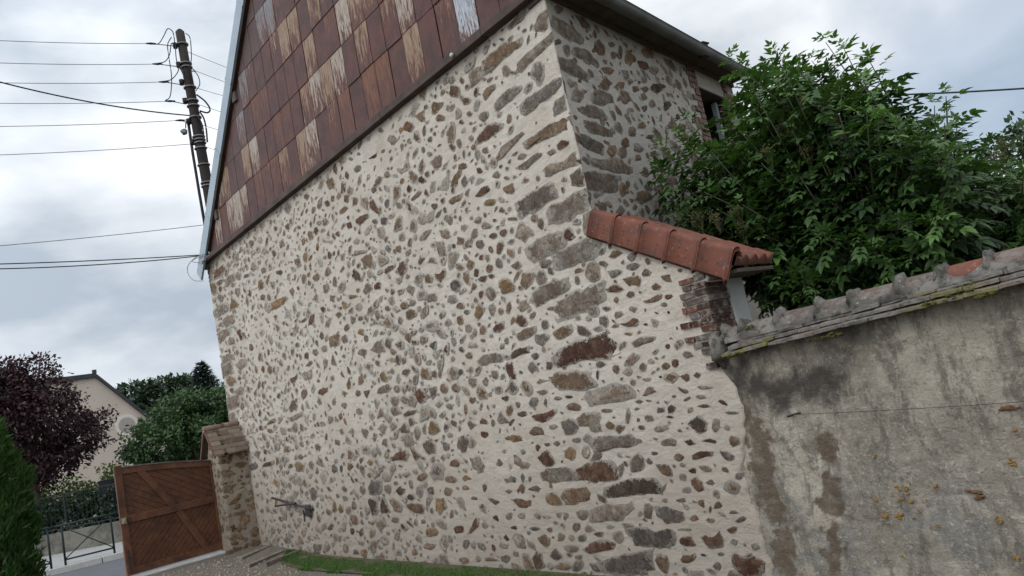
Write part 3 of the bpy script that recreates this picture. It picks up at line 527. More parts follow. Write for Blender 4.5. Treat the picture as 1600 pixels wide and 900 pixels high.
bezel(sf, 900, 0.03, YB, 2.1, ZE, lambda a, z: rng.uniform(0.13, 0.24), -0.012, oks, dict(g=44, l=20, d=6, b=24, p=12, r=3), (0.7, 1.1), 1.6, (0, 0.25))
bezel(sf, 6000, 0.03, YB, 2.1, ZE, lambda a, z: rng.uniform(0.055, 0.12), -0.004, oks, dict(g=40, l=16, d=8, b=28, p=14, r=4), (0.6, 1.0), 1.6, (0, 0.25))
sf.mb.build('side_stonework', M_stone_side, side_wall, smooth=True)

# ---- window under the eave: brick jambs, timber lintel, dark inside, pale casing
M_timber = simple('weathered_timber', (0.055, 0.042, 0.033), (0.11, 0.088, 0.07), 3, 0.85, 0.5, 0.004, 30, (2, 2, 20))
m = MT('brick', 0.92, 0.2); c = m.attr('tint', True)
c = m.mix(m.step(m.noise(20, 5, 0.7), 0.48, 0.62, 0, 0.65), c, (0.24, 0.21, 0.17)); c = m.mix(m.step(m.noise(70, 4, 0.7), 0.5, 0.72, 0, 0.6), c, (0.03, 0.022, 0.02))
m.base(c); m.bump(m.noise(60, 5, 0.7), 0.7, 0.008); M_brick = m.m
SH = Matrix(((1, KX, 0, 0), (0, 1, 0, 0), (0, 0, 1, 0), (0, 0, 0, 1)))
win = MB()
def wpoly(*pts): win.poly([SH @ Vector(p) for p in pts])
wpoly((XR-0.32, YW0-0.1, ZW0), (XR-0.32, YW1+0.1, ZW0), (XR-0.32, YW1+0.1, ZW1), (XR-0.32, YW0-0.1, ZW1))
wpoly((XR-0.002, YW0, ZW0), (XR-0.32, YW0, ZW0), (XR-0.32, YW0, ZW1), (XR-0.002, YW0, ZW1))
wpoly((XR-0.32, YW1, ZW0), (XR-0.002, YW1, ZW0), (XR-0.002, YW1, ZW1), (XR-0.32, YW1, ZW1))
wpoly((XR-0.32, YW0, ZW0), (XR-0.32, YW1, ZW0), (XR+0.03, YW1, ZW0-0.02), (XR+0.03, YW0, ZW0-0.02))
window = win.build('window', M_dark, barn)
for ya, yb in ((YW0+0.04, YW0+0.10), (YW1-0.1, YW1-0.04)):
    wf = MB(); wf.box((XR-0.16, ya, ZW0), (XR-0.10, yb, ZW1-0.03), M=SH)
    wf.build('window_casing', simple('pale_casing', (0.22, 0.24, 0.27), (0.32, 0.33, 0.35), 8), window)
for s_, ya in ((-1, YW0), (1, YW1)):
    jb = MB(); zz = ZW0
    while zz < 4.74:
        L = rng.choice((0.11, 0.2, 0.22)); ya2 = ya - L if s_ < 0 else ya + L
        k = rng.uniform(0.6, 1.2)
        jb.box((XR-0.10, min(ya, ya2), zz), (XR+0.012+rng.uniform(0, 0.008), max(ya, ya2), zz+0.058), 0.003, M=SH, tint=(0.14*k, 0.082*k, 0.064*k)); zz += 0.07
    jb.build('brick_jamb', M_brick, window)
lt = MB(); lt.box((XR-0.3, YW0+0.005, ZW1-0.01), (XR-0.005, YW1-0.005, ZE - 0.05), 0.004, M=SH); lt.build('lintel', M_timber, window)

# ---- cladding of reclaimed rusty sheets
m = MT('rusty_sheet', 0.62, 0.35)
rust = m.mix(m.step(m.noise(5, 6, 0.65), 0.35, 0.7), (0.042, 0.0135, 0.0115), (0.086, 0.0255, 0.0175))
rust = m.mix(m.step(m.noise(28, 6, 0.7, (1.6, 1, 0.5)), 0.5, 0.75, 0, 0.6), rust, (0.125, 0.046, 0.022))
rust = m.mix(m.attr('fade'), rust, (0.066, 0.05, 0.05))
streak = m.noise(1.0, 7, 0.66, (34, 10, 5.5), 0.35)
streak2 = m.noise(1.0, 5, 0.7, (90, 20, 9))
hfac = m.attr('along')
th = m.math('SUBTRACT', 1.0, m.attr('paint'))
val = m.math('ADD', m.math('MULTIPLY', streak, 0.75), m.math('MULTIPLY', streak2, 0.25))
val = m.math('ADD', val, m.math('MULTIPLY', m.math('SUBTRACT', hfac, 0.5), 0.16))
mask = m.step(val, m.math('SUBTRACT', th, 0.03), m.math('ADD', th, 0.04))
mask = m.math('MULTIPLY', mask, m.step(m.attr('paint'), 0.12, 0.2))
pc = m.mix(m.step(m.noise(1, 6, 0.75, (60, 10, 7)), 0.44, 0.6, 0, 0.85), m.attr('tint', True), m.mix(1, m.attr('tint', True), (0.62, 0.42, 0.3), 'MULTIPLY'))
halo = m.step(val, m.math('SUBTRACT', th, 0.13), th); halo = m.math('MULTIPLY', halo, m.step(m.attr('paint'), 0.12, 0.2))
col_ = m.mix(m.math('MULTIPLY', halo, 0.75), rust, (0.115, 0.038, 0.019))
m.base(m.mix(mask, col_, pc)); m.bump(mask, 0.35, 0.003); m.bump(m.noise(40, 5), 0.25, 0.004); m.bump(m.noise(3, 2), 0.3, 0.03); M_clad = m.m
PAINT = {}
PW, ROW0 = 0.302, 4.87; ROWS = [4.885, 5.445, 5.96, 6.47, 6.98, 7.49, 8.0, 8.5, 9.0]
def cell(p):
    i = math.floor((p.x + 4.763) / PW)
    for j in range(len(ROWS)-1):
        if ROWS[j] <= p.z < ROWS[j+1]: return (i, j)
B_ = (0.24, 0.17, 0.112); O_ = (0.15, 0.062, 0.03); GR = (0.17, 0.165, 0.175); WB = (0.32, 0.285, 0.24)
for (u, v, c, a) in [(738,22,(0.36,0.41,0.47),.72),(642,22,WB,.60),(653,78,B_,.56),(587,138,O_,.64),(607,124,O_,.6),(569,18,B_,.53),(589,11,B_,.48),(571,67,B_,.42),
    (429,31,GR,.66),(453,69,B_,.66),(469,49,B_,.58),(491,89,B_,.6),(500,20,B_,.52),(524,49,O_,.45),(544,36,WB,.66),(515,133,B_,.62),(533,100,WB,.55),(498,155,WB,.52),
    (413,169,B_,.52),(400,173,O_,.5),(538,178,O_,.55),(480,160,B_,.44),(415,31,GR,.55),(384,144,GR,.55),(393,251,B_,.64),(405,246,WB,.64),(471,243,B_,.56),(487,224,WB,.54),
    (437,219,O_,.5),(440,251,B_,.44),(359,283,B_,.6),(347,302,WB,.6),(383,290,WB,.5),(376,331,WB,.64),(361,327,WB,.54),(342,353,WB,.58),(413,302,O_,.5),(415,187,O_,.44),(374,204,GR,.5),
    (390,320,WB,.42),(352,345,O_,.44),(428,285,O_,.42),(455,180,O_,.38),(612,40,B_,.3)]:
    q = cell(on_y(u, v, -0.03))
    if q: PAINT[q] = (c, a)
def clip_line(poly, a, b, c):   # keep a*x + b*z <= c
    out = []
    for i in range(len(poly)):
        p, q = poly[i], poly[(i+1) % len(poly)]; dp, dq = a*p[0] + b*p[1] - c, a*q[0] + b*q[1] - c
        if dp <= 0: out.append(p)
        if dp*dq < 0:
            t = dp/(dp - dq); out.append((p[0] + (q[0]-p[0])*t, p[1] + (q[1]-p[1])*t))
    return out
cl = MB()
for j in range(len(ROWS)-1):
    for i in range(-28, 4):
        x0, x1 = -4.763 + i*PW, -4.763 + (i+1)*PW; z0, z1 = ROWS[j], ROWS[j+1] + 0.03
        jx = rng.uniform(-0.004, 0.004); jz = rng.uniform(-0.008, 0.008)
        poly = [(x0 + 0.006 + jx, z0 + jz), (x1 - 0.006 + jx, z0 + jz + rng.uniform(-0.004, 0.004)), (x1 - 0.006 + jx, z1), (x0 + 0.006 + jx, z1)]
        poly = clip_line(poly, -SL, 1, ZE - SL*XL - 0.32); poly = clip_line(poly, SR, 1, ZE + ER + SR*XR - 0.05) if len(poly) > 2 else poly  # sheets stop short of the verge, baring the dark strip as shade
        poly = clip_line(poly, 1, 0, XR - 0.01) if len(poly) > 2 else poly; poly = clip_line(poly, -1, 0, -XL - 0.01) if len(poly) > 2 else poly
        if len(poly) < 3: continue
        c, a = PAINT.get((i, j), (rng.choice((B_, O_, WB)), rng.choice((0, 0, 0, 0, 0, 0.2)) if j < 4 else rng.choice((0, 0, 0.25, 0.45))))
        a = (0.33 + 0.36*a - (0.065 if c is O_ else 0.01)) if a > 0.05 else 0.0
        fade = max(0, min(0.75, 0.9 - (x0 - (XL + (ROWS[j]-ZE)/SL))*0.55)) if j > 0 else rng.uniform(0, 0.15)
        d0 = rng.uniform(0, 0.006); bowv = rng.uniform(-0.004, 0.004)
        def yof(zv): return -0.046 - d0 + (zv - z0)*0.013
        fr = [cl.vert((p[0], yof(p[1]), p[1]), tint=c, paint=a, along=max(0, min(1, (p[1]-z0)/0.54)), fade=fade*rng.uniform(0.6, 1)) for p in poly]
        bk = [cl.vert((p[0], yof(p[1]) + 0.012, p[1]), tint=c, paint=0.0, along=0.5, fade=fade) for p in poly]
        cl.face(*fr)
        for k in range(len(fr)): k2 = (k+1) % len(fr); cl.face(fr[k2], fr[k], bk[k], bk[k2])
cladding = cl.build('cladding', M_clad, barn)
M_rail = simple('dark_drip_rail', (0.035, 0.024, 0.02), (0.085, 0.055, 0.043), 4, 0.75, 0.4, 0.004, 40, (1, 1, 1))
dr = MB(); x = XL - 0.02
while x < XR - 0.1:
    x2 = min(x + rng.uniform(1.8, 2.4), XR - 0.02); dr.box((x, -0.085, ZE - 0.008), (x2 - 0.006, 0.03, ZE + 0.075), 0.003); x = x2
dr.build('drip_rail', M_rail, cladding, bevel=0.006)
bt = MB()
p = on_y(706, 86, -0.1); bt.blob(p, 0.022, 0.2)
bt.build('bolt', simple('grey_bolt', (0.35, 0.35, 0.36), (0.5, 0.5, 0.5), 8, 0.5), cladding, smooth=True)

# ---- roof, verge board, soffit, gutter
M_tile = simple('old_roof_tile', (0.12, 0.06, 0.04), (0.2, 0.11, 0.075), 5, 0.9, 0.5, 0.01, 40)
rf = MB(); OV = 0.105
ang = math.atan(SL); nx, nz_ = -math.sin(ang), math.cos(ang)
def slope_pt(t, side, y, h):     # t = horizontal distance from the eave corner inward, h = height off the rafters
    if side < 0: return (XL + t + nx*h, y, ZE + SL*t + nz_*h)
    return (XR - t + KX*y*max(0, 1 - t/(XR - APX)) + h*math.sin(math.atan(SR)), y, ZE + ER + SR*t + h*math.cos(math.atan(SR)))
HALF = {-1: APX - XL, 1: XR - APX}
for side in (-1, 1):
    T0 = -0.08 if side < 0 else -0.2; half = HALF[side]
    for k in range(30):
        a = T0 + (half - T0)*k/30; b = T0 + (half - T0)*(k+1)/30
        q = [slope_pt(a, side, -0.09, 0.075), slope_pt(a, side, YB + 0.1, 0.075), slope_pt(b, side, YB + 0.1, 0.055), slope_pt(b, side, -0.09, 0.055)]
        r_ = [slope_pt(a, side, -0.09, 0.0), slope_pt(a, side, YB + 0.1, 0.0), slope_pt(b, side, YB + 0.1, 0.0), slope_pt(b, side, -0.09, 0.0)]
        if side > 0: q.reverse(); r_.reverse()
        A = [rf.vert(p) for p in q]; B2 = [rf.vert(p) for p in r_]
        rf.face(*A[::-1]); rf.face(*B2)
        for i in range(4): rf.face(A[i], A[(i+1) % 4], B2[(i+1) % 4], B2[i])
roof = rf.build('roof', M_tile, barn)
M_zinc = simple('zinc_verge', (0.20, 0.255, 0.295), (0.27, 0.325, 0.37), 3, 0.45, 0.1, 0.002, 20, (1, 1, 1), 0.5)
vb = MB()
for side in (-1, 1):
    t = -0.13 if side < 0 else 0.3; L = 1.15; k = 0; half = HALF[side]
    while t < half:
        t2 = min(t + L*math.cos(ang), half)
        d = 0.003*(k % 2)
        pts = [slope_pt(t, side, 0, -0.20), slope_pt(t2, side, 0, -0.20), slope_pt(t2, side, 0, 0.035), slope_pt(t, side, 0, 0.035)]
        f_ = [vb.vert((p[0], -0.125 - d, p[2])) for p in pts]; b_ = [vb.vert((p[0], -0.092, p[2])) for p in pts]
        vb.face(*(f_ if side < 0 else f_[::-1])); vb.face(*(b_[::-1] if side < 0 else b_))
        for i in range(4): vb.face(f_[i], f_[(i+1) % 4], b_[(i+1) % 4], b_[i])
        # standing joint between two lengths
        jp = [slope_pt(t2 - 0.012, side, 0, -0.205), slope_pt(t2 + 0.012, side, 0, -0.205), slope_pt(t2 + 0.012, side, 0, 0.04), slope_pt(t2 - 0.012, side, 0, 0.04)]
        f_ = [vb.vert((p[0], -0.133, p[2])) for p in jp]; b_ = [vb.vert((p[0], -0.1, p[2])) for p in jp]
        vb.face(*(f_ if side < 0 else f_[::-1]))
        for i in range(4): vb.face(f_[i], f_[(i+1) % 4], b_[(i+1) % 4], b_[i])
        t = t2; k += 1
verge = vb.build('verge_board', M_zinc, roof)
for t in (0.5, 1.95, 3.3):                                   # purlin ends under the verge
    pr = MB(); p = slope_pt(t + 0.3, -1, 0, -0.27); pr.box((p[0]-0.06, -0.085, p[2]-0.07), (p[0]+0.06, 0.05, p[2]+0.07), 0.005); pr.build('purlin_end', M_timber, roof)
M_gut = simple('zinc_gutter', (0.07, 0.072, 0.07), (0.13, 0.13, 0.125), 4, 0.6, 0.2, 0.003, 30, None, 0.4)
gt = MB(); prof = []
for k in range(11):
    a = math.pi * k/10; prof.append((0.068*math.cos(a), -0.068*math.sin(a)))
prof = [(0.078, 0.006)] + prof
GX, GZ = XR + 0.262, ZE + 0.005
ysg = [-0.10 + (YB + 0.2)*i/20 for i in range(21)]
rows = [[gt.vert((GX + KX*yv + a, yv, GZ + b)) for a, b in prof] for yv in ysg]; rowi = [[gt.vert((GX + KX*yv + a*0.94, yv, GZ + b*0.94 + 0.002)) for a, b in prof] for yv in ysg]
for i in range(len(ysg)-1):
    for k in range(len(prof)-1):
        gt.face(rows[i][k], rows[i][k+1], rows[i+1][k+1], rows[i+1][k]); gt.face(rowi[i][k+1], rowi[i][k], rowi[i+1][k], rowi[i+1][k+1])
gt.face(*rows[0]); gt.face(*rows[-1][::-1])
gutter = gt.build('gutter', M_gut, roof, smooth=True)
ev = MB(); ev.box((XR - 0.2, -0.02, ZE - 0.045), (XR + 0.03, YB, ZE + 0.03), 0.003, M=SH); ev.build('wall_plate', M_timber, roof)
ev = MB(); ev.box((XR + 0.034, -0.08, ZE + 0.005), (XR + 0.19, YB, ZE + 0.03), 0.003, M=SH); ev.build('eave_board', M_timber, roof)
rv = MB(); p = on_side(1099, 76, 0.26)
rv.box((p.x-0.05, p.y-0.05, p.z-0.10), (p.x+0.04, p.y+0.04, p.z+0.035), 0.006); rv.box((p.x-0.065, p.y-0.065, p.z+0.035), (p.x+0.055, p.y+0.055, p.z+0.055), 0.006)
rv.build('roof_vent', simple('dark_terracotta', (0.03, 0.025, 0.024), (0.07, 0.05, 0.045), 12), roof, bevel=0.01)

# ---- lean-to: orange verge tiles and tile roof, brick end, white plastered return
m = MT('orange_tile', 0.75, 0.35); c = m.mix(m.noise(6, 6, 0.65), (0.105, 0.035, 0.021), (0.165, 0.053, 0.030))
c = m.mix(m.step(m.noise(10, 7, 0.75), 0.47, 0.62, 0, 0.8), c, (0.075, 0.04, 0.032)); c = m.mix(m.step(m.noise(24, 6, 0.75), 0.56, 0.68, 0, 0.6), c, (0.25, 0.155, 0.11)); c = m.mix(m.step(m.noise(60, 4, 0.7), 0.62, 0.8, 0, 0.5), c, (0.5, 0.33, 0.24))
m.base(c); m.bump(m.noise(70, 4), 0.3, 0.004); M_otile = m.m
shed_roof = MB()
A0, A1 = Vector((-3.955, 0, 2.872)), Vector((-2.80, 0, 2.222)); ax = (A1 - A0).normalized(); an = Vector((-ax.z, 0, ax.x)) if -ax.z > 0 else Vector((ax.z, 0, -ax.x))
an = Vector((0.49, 0, 0.872)); an = (an - ax*an.dot(ax)).normalized(); LEN = (A1 - A0).length
YS = 0.46
# corrugated pantiles behind the verge
nu, nv = 40, 14; gg = []
for i in range(nu+1):
    t = (LEN + 0.0)*i/nu; row = []
    for k in range(nv*4+1):
        yv = 0.02 + YS*k/(nv*4); w = 0.018*math.cos(2*math.pi*k/14.0); stp = 0.014*(1 - ((t*4.3) % 1))
        P = A0 + ax*t + an*(-0.035 + w + stp*0.6); row.append(shed_roof.vert((P.x, yv, P.z)))
    gg.append(row)
for i in range(nu):
    for k in range(nv*4): shed_roof.face(gg[i][k], gg[i+1][k], gg[i+1][k+1], gg[i][k+1])
lb = []
for k in range(nv*4+1):
    P = A0 + ax*LEN + an*(-0.085); lb.append(shed_roof.vert((P.x - 0.01, 0.02 + YS*k/(nv*4), P.z)))
for k in range(nv*4): shed_roof.face(gg[nu][k], lb[k], lb[k+1], gg[nu][k+1])
P0 = A0 + an*(-0.085)
q0, q1 = shed_roof.vert((P0.x, 0.02, P0.z)), shed_roof.vert((P0.x, 0.02+YS, P0.z)); shed_roof.face(q0, q1, lb[-1], lb[0])
shed = shed_roof.build('lean_to_roof', M_otile, barn, smooth=True)
def verge_tile(k):
    tb = MB(); TL = LEN/5; s0 = k*TL; s1 = s0 + TL*1.03
    prof = []
    for a in (0, 20, 40, 60, 80, 100, 120, 140, 160, 180):
        r = math.radians(a); prof.append((0.015 + 0.05 - 0.048*math.cos(r) - 0.115, 0.0 + 0.042*math.sin(r)))     # rounded roll
    # (y, offset along normal): from roof side over the roll and down the apron
    path = [(0.06, -0.012), (0.035, 0.0)] + [(-0.008 + 0.042*math.cos(math.radians(a)), 0.032*math.sin(math.radians(a))) for a in range(10, 181, 17)] + [(-0.050, -0.02), (-0.050, -0.06), (-0.052, -0.178)]
    def ring(s_, grow, lift=0.0):
        out = []
        for (yv, h) in path:
            P = A0 + ax*s_ + an*(h*(1 + grow) + lift); out.append((P.x, yv - grow*0.12, P.z))
        return out
    lay = k*0.0
    secs = [(s0, 0.0), (s1 - 0.034, 0.02), (s1 - 0.030, 0.08), (s1 - 0.020, 0.12), (s1 - 0.010, 0.08), (s1, 0.03)]
    R_ = [[tb.vert(p) for p in ring(s_, gr, 0.004 + 0.012*(s_-s0)/TL)] for s_, gr in secs]
    I_ = [[tb.vert((p[0], p[1] + 0.012, p[2] - 0.008)) for p in ring(s_, gr, -0.006)] for s_, gr in secs]
    n = len(path)
    for a, b in zip(R_[:-1], R_[1:]):
        for i in range(n-1): tb.face(a[i], a[i+1], b[i+1], b[i])
    for a, b in zip(I_[:-1], I_[1:]):
        for i in range(n-1): tb.face(a[i+1], a[i], b[i], b[i+1])
    for R2, I2, fl in ((R_[0], I_[0], 0), (R_[-1], I_[-1], 1)):
        for i in range(n-1): tb.face(*((R2[i], I2[i], I2[i+1], R2[i+1])[::1 if fl else -1]))
    for a, b, c_, d in zip(R_[:-1], R_[1:], I_[:-1], I_[1:]): tb.face(a[-1], c_[-1], d[-1], b[-1])
    for dx in (0.035, 0.10, 0.16):        # nail-head pips stamped in the apron
        for hz in (-0.06, -0.09, -0.12, -0.145):
            P = A0 + ax*(s0 + dx + 0.012) + an*hz
            if rng.random() < 0.6: tb.box((P.x-0.003, -0.0565, P.z-0.003), (P.x+0.003, -0.049, P.z+0.003), m=1)
    return tb.build('verge_tile', [M_otile, M_rail], shed, smooth=True)
for k in range(5): verge_tile(k)
bq = MB(); zz = 1.50; row = 0
while zz < 2.13:
    xr = -3.082 + rng.uniform(-0.012, 0.006); left = -3.31 + 0.12*mnoise.noise(Vector((zz*14, 0, 0))) + (0.03 if row % 2 else -0.04) + (0.10 if zz < 1.65 else 0)
    if zz < 1.6: xr = -3.14
    x = xr
    while x > left:
        L = min(rng.choice((0.1, 0.13, 0.2)), x - left)
        if L < 0.03: break
        k = rng.uniform(0.55, 1.25); cc = rng.choice(((0.15, 0.062, 0.046), (0.12, 0.06, 0.048), (0.155, 0.12, 0.10), (0.13, 0.11, 0.098), (0.095, 0.058, 0.05)))
        bq.box((x - L + 0.008, -0.012 - rng.uniform(0, 0.010), zz), (x, 0.24 if x == xr else 0.1, zz + rng.uniform(0.036, 0.045)), 0.004, tint=tuple(q*k*(0.5 if x == xr else 0.8) for q in cc))
        x -= L
    zz += 0.0515; row += 1
bq.build('brick_quoin', M_brick, barn)
pr_ = MB(); pr_.box((-3.35, 0.012, 1.50), (-3.10, 0.24, 2.15)); pr_.build('brick_end_mortar', simple('old_dark_mortar', (0.10, 0.075, 0.065), (0.19, 0.16, 0.14), 12), barn)
wp = MB(); wp.box((-3.5, 0.245, 1.3), (-3.075, 0.43, 2.16)); wp.build('plastered_return', simple('white_plaster', (0.33, 0.33, 0.32), (0.45, 0.45, 0.43), 4, 0.9, 0.3), barn)
sof = MB(); sof.box((-3.3, 0.02, 2.10), (-2.83, 0.47, 2.125)); sof.build('soffit', M_timber, shed)

# ------------------------------------------------------------------ garden wall with tile coping
gwall = thing('garden_wall', (-1.0, 0.2, 0), 'low stained roughcast garden wall with mossy tile coping', 'wall')
GX0, GX1, GY = -3.26, 1.6, 0.016
def cz(x): return 1.565 + 0.038*(x + 3.02)
def seg_d(x, z, pts):
    d = 9
    for (a, b), (c_, e) in zip(pts[:-1], pts[1:]):
        vx, vz = c_-a, e-b; t = max(0, min(1, ((x-a)*vx + (z-b)*vz)/(vx*vx + vz*vz))); d = min(d, math.hypot(x-a-vx*t, z-b-vz*t))
    return d
st1 = [on_y(*p, GY) for p in ((1288, 690), (1300, 760), (1300, 830), (1312, 905))]; st1 = [(p.x, p.z) for p in st1]
st2 = [on_y(*p, GY) for p in ((1175, 660), (1200, 760), (1225, 840), (1235, 905))]; st2 = [(p.x, p.z) for p in st2]
st3 = [on_y(*p, GY) for p in ((1150, 590), (1210, 610), (1290, 590))]; st3 = [(p.x, p.z) for p in st3]
NXg, NZg = 330, 115
Vg, at_b, at_d, at_o = [], [], [], []
fn = lambda x, y, z: mnoise.fractal(Vector((x, y, z)), 1.0, 2.0, 5)
for j in range(NZg+1):
    for i in range(NXg+1):
        x = GX0 + (GX1-GX0)*i/NXg; z = -0.2 + (cz(x) + 0.01 + 0.2)*j/NZg
        h = min(1, max(0, (x + 3.0)/0.2))*0.012*fn(x*3, z*4, 3) + 0.005*fn(x*9, z*14, 8)
        low = max(0, min(1, (1.0 - z)/0.6)); h += low*0.004*fn(x*5, z*30, 1)
        Vg.append((x, GY - h, z))
        nb = fn(x*6, z*6, 0)*0.10; n2 = fn(x*14, z*14, 7)*0.05; n3 = fn(x*4, z*1.5, 17)
        b = max(0, 1 - (seg_d(x, z, st1) + nb*0.7 + n2*1.1)/0.085) ; b = min(1, b*1.8)
        b2 = max(0, 1 - (seg_d(x, z, st2) + nb*1.0 + n2*1.6)/0.15); b = max(b, min(1, b2*1.8))
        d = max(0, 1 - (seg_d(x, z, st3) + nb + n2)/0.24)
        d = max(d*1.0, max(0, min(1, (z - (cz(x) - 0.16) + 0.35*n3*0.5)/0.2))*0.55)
        at_b.append(b); at_d.append(min(1, d)); at_o.append(low)
Fg = [(j*(NXg+1)+i, j*(NXg+1)+i+1, (j+1)*(NXg+1)+i+1, (j+1)*(NXg+1)+i) for j in range(NZg) for i in range(NXg)]
m = MT('stained_roughcast', 0.96, 0.12)
c = m.mix(m.step(m.noise(2.0, 6, 0.62), 0.36, 0.66), (0.25, 0.22, 0.175), (0.44, 0.392, 0.315))
c = m.mix(m.step(m.noise(4.2, 8, 0.78, (1.5, 1, 0.45), 0.5), 0.47, 0.60, 0, 0.85), c, (0.15, 0.135, 0.11))
c = m.mix(m.step(m.noise(15, 6, 0.75), 0.52, 0.66, 0, 0.7), c, (0.135, 0.122, 0.102))
c = m.mix(m.math('MULTIPLY', m.attr('lowband'), m.step(m.noise(3.2, 6, 0.68, (0.9, 1, 1.2)), 0.44, 0.62, 0, 0.8)), c, (0.21, 0.20, 0.182))
c = m.mix(m.step(m.noise(34, 5, 0.75), 0.52, 0.68, 0, 0.75), c, (0.46, 0.42, 0.35))
c = m.mix(m.step(m.noise(70, 4, 0.75), 0.54, 0.70, 0, 0.6), c, (0.11, 0.098, 0.082))
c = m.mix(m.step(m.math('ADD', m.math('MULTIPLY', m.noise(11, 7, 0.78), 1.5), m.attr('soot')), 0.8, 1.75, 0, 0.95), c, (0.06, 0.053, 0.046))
c = m.mix(m.step(m.math('ADD', m.math('MULTIPLY', m.noise(14, 7, 0.75), 1.3), m.math('MULTIPLY', m.attr('brown'), 0.7)), 0.95, 1.4, 0, 0.85), c, m.mix(m.noise(18, 5, 0.7), (0.075, 0.052, 0.033), (0.15, 0.11, 0.075)))
m.base(c); m.bump(m.noise(45, 5, 0.75), 1.0, 0.02); m.bump(m.noise(14, 6, 0.75), 0.8, 0.03); M_render = m.m
gw_face = arrays_build('wall_face', Vg, Fg, M_render, gwall, dict(brown=at_b, soot=at_d, lowband=at_o), smooth=True)
bk = MB(); bk.box((GX0 + 0.01, GY + 0.04, -0.2), (GX1, 0.34, 1.60)); bk.build('wall_core', M_render, gwall)
lc = MB()
for (u, v) in [(1382,807),(1409,782),(1415,764),(1422,756),(1422,786),(1445,787),(1428,809),(1454,825),(1368,782),(1369,714),(1461,761),(1405,805),(1587,674),(1581,722),(1561,813),(1588,873),(1410,870),(1418,772),(1403,764),(1436,798),(1465,823)]:
    p = on_y(u, v, GY - 0.01); R_ = rng.uniform(0.008, 0.022)
    for q in range(rng.randint(3, 6)):
        o_ = Vector((rng.gauss(0, R_*0.5), 0, rng.gauss(0, R_*0.5))); lc.blob(p + o_, (R_*rng.uniform(0.3, 0.6), 0.006, R_*rng.uniform(0.25, 0.55)), 0.35, 9, 5)
lc.build('lichen', simple('orange_lichen', (0.17, 0.095, 0.022), (0.27, 0.155, 0.045), 60, 0.95, 0.6, 0.004, 200), gwall, smooth=True)
rs = MB()
for (u, v) in [(1526, 768), (1534, 776), (1580, 637), (1570, 640)]:
    p = on_y(u, v, GY - 0.008)
    for q in range(4): rs.blob(p + Vector((rng.gauss(0, .014), 0, rng.gauss(0, .006))), (rng.uniform(.01, .022), .008, rng.uniform(.005, .01)), 0.4, 9, 5)
rs.build('rust_stain', simple('rusty_stain', (0.09, 0.045, 0.025), (0.16, 0.075, 0.04), 60, 0.95), gwall, smooth=True)
# coping: three courses of flat tile, mortar flanks and half-round ridge tiles
m = MT('lichened_tile', 0.95, 0.15); c = m.attr('tint', True)
c = m.mix(m.step(m.noise(9, 6, 0.7), 0.42, 0.62, 0, 0.75), c, (0.21, 0.195, 0.175)); c = m.mix(m.step(m.noise(26, 6, 0.75), 0.5, 0.7, 0, 0.8), c, (0.045, 0.042, 0.038))
c = m.mix(m.step(m.noise(34, 5, 0.7), 0.64, 0.74, 0, 0.8), c, (0.47, 0.46, 0.42)); c = m.mix(m.math('MULTIPLY', m.step(m.noise(11, 5, 0.7), 0.42, 0.55), m.attr('moss')), c, (0.17, 0.15, 0.022))
m.base(c); m.bump(m.noise(40, 6, 0.75), 1.0, 0.014); M_lich = m.m
tc_ = MB()
for cI, (dz, yf) in enumerate(((0.0, -0.115), (0.034, -0.085), (0.066, -0.05))):
    x = -3.03 + 0.05*cI + 0.008
    while x < GX1:
        w = rng.uniform(0.15, 0.185); zc = cz(x) + dz; z2 = cz(x+w) + dz + rng.uniform(-0.005, 0.005)
        yy_ = yf + rng.uniform(-0.014, 0.012); k = rng.uniform(0.6, 1.15); cc = rng.choice(((0.15, 0.14, 0.125), (0.12, 0.105, 0.09), (0.15, 0.115, 0.095))); th_ = rng.uniform(0.014, 0.02)
        mo = 0.75 if (cI == 0 and x < -2.8) else (0.5 if rng.random() < 0.08 else 0.0)
        if cI < 2 and -1.75 < x < -1.35: mo = max(mo, 0.45)
        nseg = 5
        for s_ in (0,):
            rowsT = []
            for q in range(nseg+1):
                xx = x + (w-0.004)*q/nseg; zb = zc + (z2-zc)*q/nseg; ye = yy_ + rng.uniform(-0.006, 0.006)
                rowsT.append([tc_.vert((xx, ye, zb + rng.uniform(-.002, .002)), tint=tuple(v_*k for v_ in cc), moss=mo), tc_.vert((xx, ye, zb + th_ + rng.uniform(-.002, .002)), tint=tuple(v_*k for v_ in cc), moss=mo),
                              tc_.vert((xx, 0.2, zb + th_ + 0.07), tint=tuple(v_*k for v_ in cc), moss=mo), tc_.vert((xx, 0.2, zb + 0.05), tint=tuple(v_*k for v_ in cc), moss=mo)])
            for a, b in zip(rowsT[:-1], rowsT[1:]):
                for i in range(4): tc_.face(a[i], b[i], b[(i+1) % 4], a[(i+1) % 4])
            tc_.face(*rowsT[0]); tc_.face(*rowsT[-1][::-1])
        x += w
tc_.build('flat_tiles', M_lich, gwall)
KN = [on_y(u, v, 0.06).x for u, v in [(1135,515),(1165,510),(1222,495),(1283,482),(1338,470),(1410,452),(1475,432),(1548,408)]]
while KN[-1] < GX1: KN.append(KN[-1] + 0.262)
m = MT('lichened_mortar', 0.96, 0.12)
c = m.mix(m.step(m.noise(5, 6, 0.65), 0.35, 0.65), (0.09, 0.082, 0.072), (0.20, 0.185, 0.162)); c = m.mix(m.step(m.noise(13, 7, 0.78), 0.48, 0.62, 0, 0.85), c, (0.05, 0.045, 0.04))
c = m.mix(m.step(m.noise(20, 5, 0.7), 0.63, 0.72, 0, 0.9), c, (0.50, 0.49, 0.45)); m.base(c); m.bump(m.noise(30, 6, 0.75), 1.0, 0.02); M_lmort = m.m
fl = MB(); xs_ = np.arange(-3.02, GX1, 0.012); cols = []
